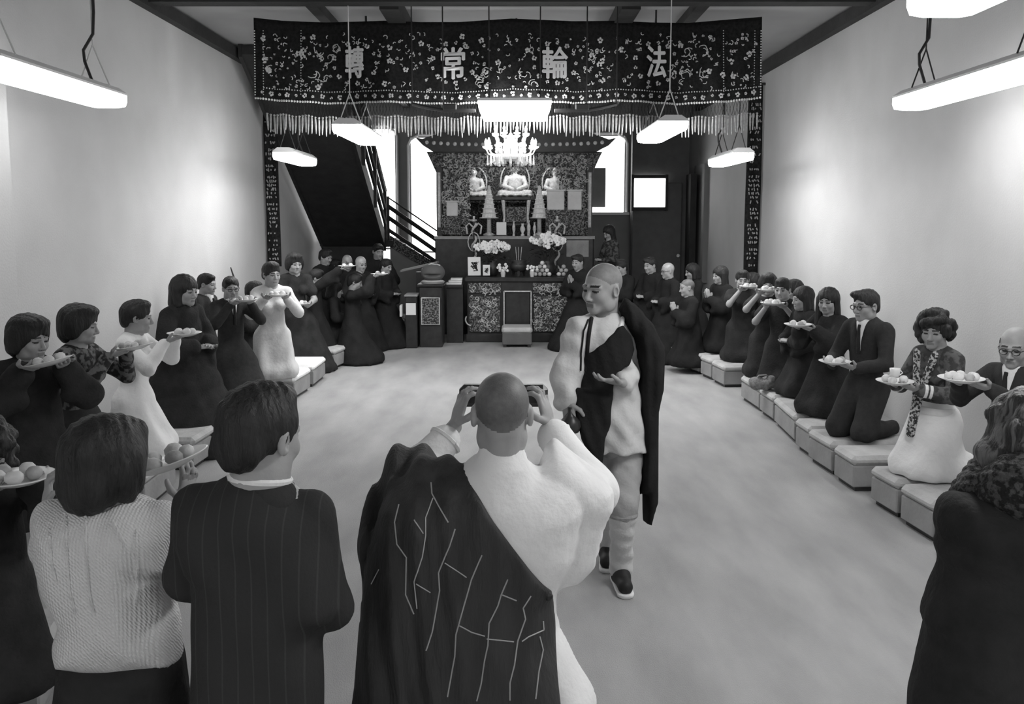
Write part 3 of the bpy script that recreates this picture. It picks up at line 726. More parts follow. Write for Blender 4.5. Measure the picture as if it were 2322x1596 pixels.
for k in range(14):
    a = 2*math.pi*k/14; m_ = MB(); m_.ball((.2*math.cos(a), .2*math.sin(a), -.17), (.06, .06, .05), 6); m_.build('lotus_petal', M_CRYS, ch)

# ---------------------------------------------------------------- offering table in front
YT = 14.2
at = thing('altar_table', 'long carved offering table with a dark framed niche in its front', 'table', (PY(1174, 700, YT).x, YT, 0)); T0 = at.location.copy()
def T_(u, v, y=YT): return PY(u, v, y)-T0
tx0, tx1 = T_(1057, 700).x, T_(1293, 700).x; tz = T_(1174, 629).z
MB().box(((tx0+tx1)/2, .45, tz-.035), (tx1-tx0+.04, .95, .07), bev=.012).build('tabletop', M_LACQ, at)
MB().box(((tx0+tx1)/2, .45, (tz-.07)/2), (tx1-tx0-.04, .85, tz-.07)).build('body', M_LACQ, at)
def panel(u0, u1, v0, v1, nm='carved_panel', m=M_CARVE, dep=.03, y=0.0):
    a, b = T_(u0, v0), T_(u1, v1); return MB().box(((a.x+b.x)/2, y, (a.z+b.z)/2), (b.x-a.x, dep, a.z-b.z), bev=.006).build(nm, m, at)
panel(1062, 1136, 641, 664); panel(1208, 1288, 641, 664); panel(1064, 1134, 672, 752); panel(1210, 1284, 672, 752); panel(1057, 1292, 757, 775, 'base_moulding', M_LACQ, .08)
niche = panel(1146, 1201, 663, 744, 'niche_panel', M_LACQ, .02)
f_ = MB(); a, b = T_(1143, 660), T_(1204, 745)
for x in (a.x, b.x): f_.box((x, -.03, (a.z+b.z)/2), (.02, .05, a.z-b.z))
f_.box(((a.x+b.x)/2, -.03, a.z), (b.x-a.x, .05, .02)); f_.build('niche_frame', M_GOLD, at)
sc = MB()
for k in range(160):
    u, v = rg.choice((rg.uniform(1066, 1133), rg.uniform(1211, 1283))), rg.uniform(643, 750); p = T_(u, v); scroll(sc, p.x, p.z, -.022, rg.uniform(.018, .05), .007)
sc.tube([(T_(1247, 655).x+.05*math.cos(a_*.4), -.03, T_(1247, 655).z+.05*math.sin(a_*.4)) for a_ in range(17)], .009, 5)
for uu in (1070,): sc.tube([(T_(uu, 735).x+.1*math.cos(a_), -.03, T_(uu, 735).z+.08+.1*math.sin(a_)) for a_ in [2.6+i*.25 for i in range(9)]], .012, 5)
o = sc.build('carved_scrolls', M_GOLD, at); o['kind'] = 'stuff'
# kneeling stool in front of the niche
p0, p1 = PZ(1139, 788, 0), PZ(1206, 788, 0)
ks = thing('altar_stool', 'low stool with a pale padded top in front of the altar table', 'stool', ((p0.x+p1.x)/2, p0.y+.25, 0)); kw = p1.x-p0.x
MB().box((0, 0, .13), (kw, .48, .18), bev=.01).build('body', M_DOOR, ks); MB().box((0, 0, .265), (kw+.02, .5, .09), bev=.03).build('pad', M_BOXT, ks)
for sx in (-1, 1):
    for sy in (-1, 1): MB().box((sx*(kw/2-.04), sy*.2, .02), (.05, .05, .04)).build('foot', M_LACQ, ks)
# things on the table (top at tz)
ZT = tz+.002
def onT(u, y=YT+.3): return PY(u, 629, y).x
def frame(u0, u1, v0, v1, lab, rz):
    a, b = PY(u0, v0, YT+.15), PY(u1, v1, YT+.15); t = thing('picture_frame', lab, 'picture', ((a.x+b.x)/2, YT+.15, ZT+.02), rz); w_, h_ = b.x-a.x, a.z-b.z
    R = Matrix.Rotation(-.2, 3, 'X')
    MB().box(R @ Vector((0, 0, h_/2)), (w_, .02, h_), R=R).build('sheet', M_PAPER, t)
    e = MB()
    for k in range(9): e.tube([R @ Vector((rg.uniform(-.3, .3)*w_, -.014, h_*rg.uniform(.2, .75))) for _ in range(3)], .009*w_/.24, 4)
    e.build('ink_figure', M_DARK, t); MB().tube([(0, .02, h_*.7), (0, h_*.35, 0)], .008, 5).build('stay', M_LACQ, t)
frame(1061, 1090, 586, 628, 'larger white picture leaning on the left of the altar table', .1); frame(1095, 1111, 604, 628, 'smaller white picture beside the larger one on the altar table', .05)
def flowers(u, v0, v1, half, lab, seed, y=14.58):
    r = random.Random(seed); cx = PY(u, 600, y).x; t = thing('flower_arrangement', lab, 'flowers', (cx, y, ZT)); zc = PY(u, (v0+v1)/2, y).z-ZT
    MB().lathe([(.07, 0), (.10, .05), (.11, .15), (.07, .22), (.085, .25)], 14).build('vase', M_LACQ, t, True)
    hw_ = half*y/2000*1.0
    for k in range(46):
        x, yy, z = r.uniform(-hw_, hw_), r.uniform(-.16, .16), zc-.10+r.uniform(-.16, .10)
        a = r.random()*6.3; d = Vector((math.cos(a), math.sin(a)*.6, r.uniform(-.5, .3)))*.11; s_ = d.cross(Vector((0, 0, 1))).normalized()*.03; c = Vector((x*.9, yy, z))
        MB().add([c, c+d*.5+s_, c+d, c+d*.5-s_+Vector((0, 0, .012))], [(0, 1, 2), (0, 2, 3)]).build('leaf', M_FOLI, t)
    for k in range(9): MB().tube([(0, 0, .2), (r.uniform(-.5, .5)*hw_, r.uniform(-.1, .1), zc*.7), (r.uniform(-1, 1)*hw_, r.uniform(-.1, .1), zc)], .008, 4).build('stem', M_FOLI, t)
    for k in range(34):
        x = r.uniform(-1, 1); c = Vector((x*hw_, r.uniform(-.17, .1), zc+r.uniform(-.09, .10)*(1.15-abs(x)))); m_ = MB()
        for q in range(5): a = q*1.257+r.random(); m_.ball(c+Vector((math.cos(a)*.03, -.01, math.sin(a)*.03)), (.026, .014, .026), 5)
        m_.build('blossom', M_PETAL, t)
flowers(1116, 546, 574, 36, 'white flowers with dark leaves on the left of the altar table', 1)
flowers(1241, 530, 560, 36, 'white flowers with dark leaves on the right of the altar table', 2)
t = thing('incense_burner', 'dark three-legged incense burner in the middle of the altar table', 'incense burner', (onT(1176), YT+.3, ZT))
MB().lathe([(.04, .07), (.12, .09), (.15, .15), (.13, .21), (.11, .23), (.14, .26), (.13, .265)], 18).build('bowl', M_LACQ, t, True)
for k in range(3): a = 2.1*k+.5; MB().tube([(.09*math.cos(a), .09*math.sin(a), .1), (.11*math.cos(a), .11*math.sin(a), 0)], [.03, .02], 6).build('leg', M_LACQ, t)
for s_ in (-1, 1): MB().tube([(s_*.13, 0, .2), (s_*.19, 0, .24), (s_*.18, 0, .31), (s_*.13, 0, .27)], .014, 6).build('handle', M_LACQ, t)
for k in range(3): MB().tube([(.03*(k-1), 0, .25), (.05*(k-1), 0, .48)], .005, 4).build('incense_stick', M_GOLD, t)
def bloomcup(u, r, lab, n=14, seed=0, name='small_bouquet', m=M_PETAL):
    rr = random.Random(seed); t = thing(name, lab, 'flowers', (onT(u), YT+.12, ZT)); MB().lathe([(.03, 0), (.04, .06), (.035, .09)], 10).build('cup', M_LIGHT, t)
    for k in range(n): c = Vector((rr.uniform(-r, r), rr.uniform(-.05, .05), .1+rr.uniform(0, r*1.2))); MB().ball(c, (.025, .02, .025), 6).build('blossom', m, t)
bloomcup(1141, .09, 'little white bouquet left of the incense burner', 14, 1); bloomcup(1206, .08, 'little white bouquet right of the incense burner', 12, 2)
for u, lab, g_ in ((1229, 'pale fruit heaped in the larger pile right on the altar table', 'larger fruit pile on the altar table'), (1277, 'pale fruit heaped in the smaller pile at the right end of the altar table', 'smaller fruit pile on the altar table')):
    big = u == 1229; rows = (4, 3, 2, 1) if big else (3, 2, 1); r_ = .038
    for k, n_ in enumerate(rows):
        for i in range(n_):
            t = MB().ball((0, 0, 0), (r_, r_, r_*.95), 10).build('fruit', M_FRUIT2 if (i+k) % 3 else M_FRUIT, None, True); t.location = (onT(u)+(i-(n_-1)/2)*2.02*r_, YT+.2, ZT+r_+k*r_*1.62); tag(t, lab, 'fruit', g_)

# ---------------------------------------------------------------- side table with a drum, books, left of the altar
ys = 13.6
a, b = PY(950, 650, ys), PY(1003, 742, ys)
sd = thing('side_cabinet', 'small dark cabinet with a bordered carved panel left of the altar table', 'cabinet', ((a.x+b.x)/2, ys, 0)); hw_ = (b.x-a.x)/2; hz = a.z
MB().box((0, .25, hz/2), (2*hw_, .5, hz), bev=.012).build('body', M_LACQ, sd); MB().box((0, .24, hz+.02), (2*hw_+.06, .56, .04), bev=.01).build('top', M_LACQ, sd)
pa, pb = PY(956, 675, ys)-sd.location, PY(997, 735, ys)-sd.location
MB().box(((pa.x+pb.x)/2, -.01, (pa.z+pb.z)/2), (pb.x-pa.x, .03, pa.z-pb.z)).build('carved_panel', M_CARVE, sd)
MB().tube([(pa.x, -.03, pa.z), (pb.x, -.03, pa.z), (pb.x, -.03, pb.z), (pa.x, -.03, pb.z), (pa.x, -.03, pa.z)], .012, 5).build('panel_border', M_GOLD, sd)
t = thing('wooden_fish_drum', 'round wooden drum resting on the small side cabinet', 'drum', (sd.location.x+.02, ys+.2, hz+.04))
q = SDF(); q.ell((0, 0, .17), (.19, .16, .15), .02).ell((0, -.15, .13), (.22, .06, .02), .02, mode='sub'); q.build('shell', .012, M_DOOR, t); MB().lathe([(.17, 0), (.19, .03), (.15, .05)], 16).build('cushion', M_BOXT, t)
MB().tube([(-.16, -.05, .22), (-.02, -.08, .31), (.12, -.05, .28)], .012, 6).build('carved_rim', M_GOLD, t)
t = thing('lectern_stand', 'dark low stand with a white sheet on its front beside the side cabinet', 'stand', (PY(932, 700, ys-.1).x, ys-.1, 0))
za = PY(936, 672, ys-.1).z; MB().box((0, .2, za/2), (.18, .4, za), bev=.01).build('body', M_LACQ, t); MB().box((0, .2, za+.012), (.20, .44, .024)).build('top', M_GREY, t)
MB().box((0, -.012, (PY(936, 686, ys).z+PY(936, 712, ys).z)/2), (.15, .02, .18)).build('white_sheet', M_PAPER, t); MB().box((-.15, .02, (PY(936, 690, ys).z+PY(936, 715, ys).z)/2), (.03, .2, .17)).build('side_sheet', M_PAPER, t)
t = thing('reading_desk', 'slanted dark reading board standing behind the side cabinet', 'stand', (PY(952, 600, 14.6).x, 14.6, 0))
zq = PY(952, 604, 14.6).z; MB().box((0, 0, zq), (.62, .35, .03), R=Matrix.Rotation(-.22, 3, 'Y')).build('board', M_GREYWALL, t); MB().box((0, 0, zq/2-.04), (.12, .12, zq-.1)).build('post', M_LACQ, t); MB().box((0, 0, .03), (.4, .3, .06)).build('base', M_LACQ, t)
bt = thing('book_table', 'dark stand between the side cabinet and the altar table', 'table', (PY(1030, 640, 14.0).x, 14.2, 0)); zb_ = PY(1033, 646, 14.0).z
MB().box((0, 0, zb_-.02), (.27, .36, .04)).build('tabletop', M_LACQ, bt); MB().box((0, .05, zb_/2-.02), (.26, .3, zb_-.04)).build('body', M_LACQ, bt)
for k in range(3):
    o = MB().box((0, 0, .016), (.24-.03*k, .2, .03)).build('book', M_PAPER); o.location = (bt.location.x-.01+.02*k, 14.15, zb_+.001+k*.034); tag(o, ['lowest pale book of the stack left of the altar table', 'middle pale book of the stack left of the altar table', 'topmost pale book of the stack left of the altar table'][k], 'book', 'books left of the altar table')

# ================================================================ KNEELING BENCHES
BENCH_TOP = .27
def bench(u0, v0, u1, v1, lab, side, dep=.62, cloth=False):
    p0, p1 = PZ(u0, v0, 0), PZ(u1, v1, 0); e = (p1-p0); e.z = 0; L = e.length; mid = (p0+p1)/2
    ang = math.atan2(e.y, e.x); n = Vector((-math.sin(ang), math.cos(ang), 0))
    if n.x*side < 0: n = -n
    t = thing('kneeling_bench', lab, 'bench', (mid.x+n.x*dep/2, mid.y+n.y*dep/2, 0), ang, 'kneeling benches along the aisle')
    MB().box((0, 0, .115), (L, dep, .16), bev=.008).build('box', M_BOXW, t)
    MB().box((0, 0, .232), (L+.02, dep+.02, .075), bev=.028).build('padded_top', M_BOXT if not cloth else M_WHITE, t)
    MB().box((0, 0, .018), (L-.05, dep-.06, .035)).build('gap_shade_base', M_LACQ, t)  # dark colour stands for the shade in the gap under the box
    return t
RB = [(1521, 827, 1552, 836), (1560, 840, 1584, 849), (1588, 852, 1611, 862), (1614, 865, 1640, 879), (1680, 905, 1720, 933), (1722, 936, 1752, 958), (1755, 962, 1800, 1006),
      (1803, 1016, 1834, 1038), (1832, 1044, 1884, 1078), (1890, 1086, 1933, 1116), (1973, 1140, 2031, 1176), (2040, 1186, 2113, 1232), (2122, 1248, 2215, 1312)]
ORD = ['first', 'second', 'third', 'fourth', 'fifth', 'sixth', 'seventh', 'eighth', 'ninth', 'tenth', 'eleventh', 'twelfth', 'thirteenth']
for i, q in enumerate(RB): bench(*q, ORD[i]+' low padded bench from the altar in the right row', 1)
LB = [(920, 752, 944, 750), (888, 766, 918, 757), (838, 791, 868, 779), (760, 838, 800, 820), (712, 878, 738, 856), (668, 908, 704, 884), (440, 1068, 500, 1026), (330, 1165, 400, 1105), (92, 1640, 160, 1500)]
LBL = ['low bench nearest the altar in the left row', 'second low bench from the altar in the left row', 'third low bench from the altar in the left row', 'low bench in the dark beneath the robed people on the left',
       'white-topped low bench farther along the left row', 'white-topped low bench nearer along the left row', 'low bench behind the head of the man in the dark jacket', 'low bench seen between the knitted sweater woman and the man', 'low bench at the bottom left corner']
for i, q in enumerate(LB): bench(*q, LBL[i], -1, cloth=i in (4, 5))
# ================================================================ PEOPLE
def rot_head(yaw, pitch, roll=0):
    return Matrix.Rotation(math.radians(yaw), 3, 'Z') @ Matrix.Rotation(math.radians(-pitch), 3, 'X') @ Matrix.Rotation(math.radians(roll), 3, 'Y')
def ik(sh, wr, L1, L2, pole):
    sh, wr = Vector(sh), Vector(wr); d = wr-sh; D = min(d.length, (L1+L2)*.999); dn = d.normalized()
    a = (L1*L1-L2*L2+D*D)/(2*D); hgt = math.sqrt(max(L1*L1-a*a, 0)); p = Vector(pole); p = (p-dn*p.dot(dn)).normalized()
    return sh+dn*a+p*hgt
def hand_ops(q, W, f, n, side, s=1.0, curl=.5, spread=1.0, rmin=0.0):
    """palm, four unequal bent fingers and a thumb that leaves the side of the palm; n is the palm normal."""
    W, f, n = Vector(W), Vector(f).normalized(), Vector(n); n = (n-f*n.dot(f)).normalized(); ac = f.cross(n).normalized()*side
    R = np.array([list(ac*side), list(f), list(n)]).T if True else None
    q.ell(W+f*.05*s, (.040*s, .054*s, .016*s), .012, R=R)
    for i, (o, ln, dl) in enumerate(((.030, .066, .0), (.010, .078, .006), (-.011, .072, .003), (-.030, .054, -.006))):
        b = W+f*(.088+dl)*s+ac*o*s; d = (f+ac*o*4*spread).normalized(); r = max((.0098-.0006*i)*s, rmin)
        p1 = b+d*ln*.42*s; d2 = (d*math.cos(curl)+n*math.sin(curl)).normalized(); p2 = p1+d2*ln*.33*s
        d3 = (d*math.cos(curl*1.9)+n*math.sin(curl*1.9)).normalized(); p3 = p2+d3*ln*.25*s
        q.chain([b-d*.02*s, p1, p2, p3], [r, r, r*.92, r*.8], .004)
    b = W+f*.028*s+ac*.030*s; p1 = b+(f*.55+ac*.75+n*.25).normalized()*.042*s; p2 = p1+(f*.85+ac*.25+n*.45).normalized()*.034*s
    q.chain([b, p1, p2], [.0135*s, max(.0115*s, rmin), max(.0095*s, rmin)], .006)
def head_ops(q, C, R, s, female=False):
    A = np.array(R); H = lambda x, y, z: Vector(C)+R @ Vector((x*s, y*s, z*s))
    def el(x, y, z, rx, ry, rz, k, mode='add'): q.ell(H(x, y, z), (rx*s, ry*s, rz*s), k*s, R=A, mode=mode)
    el(0, -.012, .030, .076, .096, .086, .02); el(0, .022, -.030, .062, .066, .078, .03); el(0, .066, -.088, .026, .024, .022, .03)
    for g in (-1, 1):
        el(g*.036, .058, -.026, .026, .026, .024, .025); el(g*.052, .012, -.070, .018, .03, .026, .03)
        q.cone(H(g*.012, .088, .020), H(g*.046, .074, .019), .009*s, .008*s, .014*s)
        el(g*.031, .099, .001, .017, .014, .010, .010, 'sub'); el(g*.031, .076, .001, .0145, .0135, .0125, .003)
        el(g*.079, -.004, -.006, .011, .019, .031, .008); el(g*.084, .002, -.006, .007, .010, .018, .006, 'sub')
        el(g*.011, .094, -.038, .0085, .010, .008, .006)
    q.cone(H(0, .088, .006), H(0, .107, -.032), .0075*s, .0115*s, .010*s)
    q.cone(H(-.019, .084, -.060), H(.019, .084, -.060), .0065*s, None, .006*s); q.cone(H(-.015, .083, -.071), H(.015, .083, -.071), .008*s, None, .006*s)
    q.cone(H(-.018, .094, -.0655), H(.018, .094, -.0655), .0028*s, None, .003*s, mode='sub')
def face_zones(C, R, s, shaved, k0=1):
    A = np.array(R); c = np.array(C)
    def loc(p): return (p-c) @ A/s
    def brow(p): x = loc(p); a = np.abs(x[:, 0]); return (a > .010) & (a < .050) & (np.abs(x[:, 2]-.0255+.10*(a-.03)**2*10) < .0048) & (x[:, 1] > .055)
    def eye(p): x = loc(p); a = np.abs(x[:, 0]); return (((a-.031)/.0165)**2+((x[:, 2]-.001)/.0056)**2 < 1) & (x[:, 1] > .06)
    def lip(p): x = loc(p); return (np.abs(x[:, 0]) < .0215) & (np.abs(x[:, 2]+.0655) < .0085) & (x[:, 1] > .07)
    def nost(p): x = loc(p); return (np.abs(np.abs(x[:, 0])-.008) < .006) & (np.abs(x[:, 2]+.0445) < .0035) & (x[:, 1] > .085)
    z = [(1, brow), (1, eye), (2, lip), (1, nost)]
    if shaved:
        def scalp(p):
            x = loc(p); r = (x[:, 2] > .80*x[:, 1]+.008) & (x[:, 2] > -.085) & ~((np.abs(x[:, 0]) > .072) & (x[:, 2] < .03) & (x[:, 1] > -.03)); return r
        z.append((3, scalp))
    return z
def build_body(J, parent, h, hf, hs=1.0, shaved=None, s=1.0, female=False, full=False):
    q = SDF(); C, R = Vector(J['Hc']), J['R']; head_ops(q, C, R, hs, female)
    nb = Vector(J['neck']); nt = C+R @ Vector((0, -.030*hs, -.055*hs))
    q.cone(nt, nb, .052*hs*(.92 if female else 1.0)*J.get('nr', 1), .060*s*J.get('nr', 1), .03)
    ch, pe = Vector(J['chest']), Vector(J['pel']); ax = Vector(J.get('fwd', (0, 1, 0)))
    q.cone(nb, ch, .055*s, .092*s, .05, n=ax, sq=1.3); q.cone(ch, pe, .105*s, .11*s, .04, n=ax, sq=1.4)
    rmin = hf*.95
    for i, g in enumerate((-1, 1)):
        sh, el, wr = Vector(J['sh'][i]), Vector(J['el'][i]), Vector(J['wr'][i])
        q.cone(ch+Vector((0, 0, .09*s)), sh, .06*s, .050*s, .05); q.cone(sh, el, .048*s, .039*s, .02); q.cone(el, wr, .040*s, .026*s, .02)
        if J.get('hand') and J['hand'][i]:
            f, n, cu = J['hand'][i]; hand_ops(q, wr, f, n, g, s*.98, cu, rmin=rmin)
            e = .14*s; q.band(wr-Vector((e, e, e)), wr+Vector((e, e, e)), hf*1.5)
    if 'kn' in J:
        for i in (0, 1):
            hp, kn, an = Vector(J['hip'][i]), Vector(J['kn'][i]), Vector(J['an'][i])
            q.cone(pe, hp, .11*s, .095*s, .05); q.cone(hp, kn, .085*s, .056*s, .03); q.cone(kn, an, .056*s, .038*s, .02)
            if J.get('toe'): q.cone(an, Vector(J['toe'][i]), .038*s, .03*s, .02)
    e = .135*hs; q.band(C-Vector((e, e, e)), C+Vector((e, e, e)), hf)
    return q.build('body', h, [M_SKIN, M_DARK, M_LIP, shaved or M_SKIN], parent, face_zones(C, R, hs, shaved is not None))
def build_hair(C, R, hs, kind, parent, h, m=None, seed=0):
    q = SDF(); A = np.array(R); H = lambda x, y, z: Vector(C)+R @ Vector((x*hs, y*hs, z*hs)); r = random.Random(seed)
    def el(x, y, z, rx, ry, rz, k=.02, mode='add'): q.ell(H(x, y, z), (rx*hs, ry*hs, rz*hs), k*hs, R=A, mode=mode)
    def cut(x, y, z, nx, ny, nz): q.plane(H(x, y, z), R @ Vector((nx, ny, nz)))
    if kind == 'short':
        el(0, -.016, .036, .088, .106, .094); el(0, -.07, -.02, .07, .045, .06); el(0, .03, .10, .06, .06, .03, .03)
        el(0, .125, -.045, .085, .085, .098, .012, 'sub')
        for g in (-1, 1): el(g*.095, .03, -.055, .035, .04, .05, .01, 'sub')
        cut(0, -.02, -.085, 0, 0, -1)
    elif kind == 'tidy':
        el(0, -.014, .036, .084, .102, .090); el(0, -.066, -.015, .066, .044, .06); el(.03, .06, .088, .05, .045, .028, .03)
        el(0, .125, -.035, .090, .088, .098, .012, 'sub')
        for g in (-1, 1): el(g*.095, .025, -.06, .035, .05, .055, .01, 'sub')
        cut(0, -.02, -.08, 0, 0, -1)
    elif kind == 'bouffant':
        el(0, -.022, .040, .104, .118, .106); el(0, -.07, -.035, .085, .06, .08, .03); el(0, .045, .10, .07, .06, .035, .03)
        for g in (-1, 1): el(g*.085, -.02, -.01, .03, .05, .07, .03)
        el(0, .125, -.055, .080, .085, .105, .012, 'sub')
        cut(0, -.02, -.115, 0, 0, -1)
    elif kind == 'bob':
        el(0, -.018, .036, .098, .112, .100); q.cone(H(0, -.05, .0), H(0, -.055, -.10), .088*hs, .085*hs, .03)
        for g in (-1, 1): q.cone(H(g*.072, -.005, .02), H(g*.078, .01, -.10), .034*hs, .034*hs, .02)
        el(0, .13, -.05, .070, .090, .095, .012, 'sub'); cut(0, 0, -.125, 0, 0, -1)
    elif kind == 'long':
        el(0, -.018, .036, .096, .112, .098); q.cone(H(0, -.05, .0), Vector(H(0, -.07, -.12))+Vector((0, -.01, -.26*hs)), .085*hs, .10*hs, .03, n=R @ Vector((0, 1, 0)), sq=1.5)
        for g in (-1, 1): q.cone(H(g*.074, -.005, .02), Vector(H(g*.092, .0, -.16))+Vector((0, .0, -.12*hs)), .034*hs, .036*hs, .02)
        el(0, .13, -.04, .062, .090, .095, .012, 'sub')
    elif kind == 'curly':
        el(0, -.02, .03, .10, .11, .10); 
        for k in range(70):
            a, b = r.uniform(0, 6.28), r.uniform(-.75, 1.5); x, y, z = .105*math.cos(b)*math.cos(a), -.015+.112*math.cos(b)*math.sin(a), .02+.115*math.sin(b)
            if y > .055 and z < .065: continue
            el(x, y, z, .03, .03, .03, .012)
        el(0, .13, -.05, .066, .088, .10, .012, 'sub')
    elif kind == 'fringe':                         # thinning hair at the sides and back only
        el(0, -.016, .02, .083, .102, .080); el(0, .10, .02, .12, .12, .14, .01, 'sub'); cut(0, 0, .055, 0, .3, 1); cut(0, 0, -.07, 0, 0, -1)
    if kind == 'wavy':
        el(0, -.02, .03, .108, .118, .110); q.cone(H(0, -.05, -.02), H(0, -.06, -.12), .10*hs, .09*hs, .03)
        for k in range(60):
            a, b = r.uniform(0, 6.28), r.uniform(-1.0, 1.4); x, y, z = .105*math.cos(b)*math.cos(a), -.02+.115*math.cos(b)*math.sin(a), .02+.12*math.sin(b)
            if y > .05 and z < .065: continue
            el(x, y, z, .032, .032, .026, .02)
        el(0, .13, -.05, .072, .090, .10, .012, 'sub')
    fr = 70 if kind != 'curly' else 90
    q.noise = lambda X, Y, Z: .0025*hs*np.sin(X*fr*1.7+Z*20)*np.sin(Y*fr*1.3+1)+.0015*np.sin(X*fr*3+Y*fr*2)
    return q.build('hair', h, m or M_HAIR, parent)
def build_glasses(C, R, hs, parent):
    H = lambda x, y, z: Vector(C)+R @ Vector((x*hs, y*hs, z*hs)); m_ = MB()
    for g in (-1, 1):
        m_.tube([H(g*.032+.021*math.cos(a), .103, -.001+.017*math.sin(a)) for a in [k*.628 for k in range(11)]], .0028*hs, 5); m_.tube([H(g*.053, .102, .004), H(g*.078, .04, .006), H(g*.08, -.005, .004)], .0026*hs, 5)
    m_.tube([H(-.011, .105, .003), H(0, .109, .005), H(.011, .105, .003)], .0025*hs, 5); return m_.build('glasses', M_DARK, parent)

# ---------------------------------------------------------------- plates and fruit
plate_me = MB().lathe([(.045, -.014), (.055, -.016), (.085, -.006), (.118, .008), (.122, .011), (.116, .012), (.08, .0), (.05, -.006)], 26).mesh('plate', M_PLATE, True)
def plate(p, lab, tilt=(0, 0), n=4, seed=0, food='fruit', sc_=1.0, flab=None):
    o = bpy.data.objects.new('plate', plate_me); COL.objects.link(o); o.location = p; o.rotation_euler = (tilt[0], tilt[1], 0); o.scale = (sc_,)*3; tag(o, lab, 'plate', 'plates held by the kneeling people')
    r = random.Random(seed); g_ = flab or ('fruit on the '+lab); R = Matrix.Rotation(tilt[1], 3, 'Y') @ Matrix.Rotation(tilt[0], 3, 'X') if 0 else o.rotation_euler.to_matrix()
    for k in range(n):
        a = 2*math.pi*k/n+r.random()*.5; rr = (.064 if n > 5 else .056)*sc_ if n > 1 else 0; rad = r.uniform(.025, .030)*sc_*(1 if n < 6 else .93)
        me = MB().ball((0, 0, 0), (rad, rad*r.uniform(1, 1.12), rad*.88), 10).mesh('fruit', M_FRUIT if r.random() < .75 else M_FRUIT2, True)
        f = bpy.data.objects.new('fruit', me); COL.objects.link(f); f.location = Vector(p)+R @ Vector((rr*math.cos(a), rr*math.sin(a), rad*.85-.004)); f.rotation_euler = (tilt[0], tilt[1], a); tag(f, g_, 'fruit', g_)
    return o

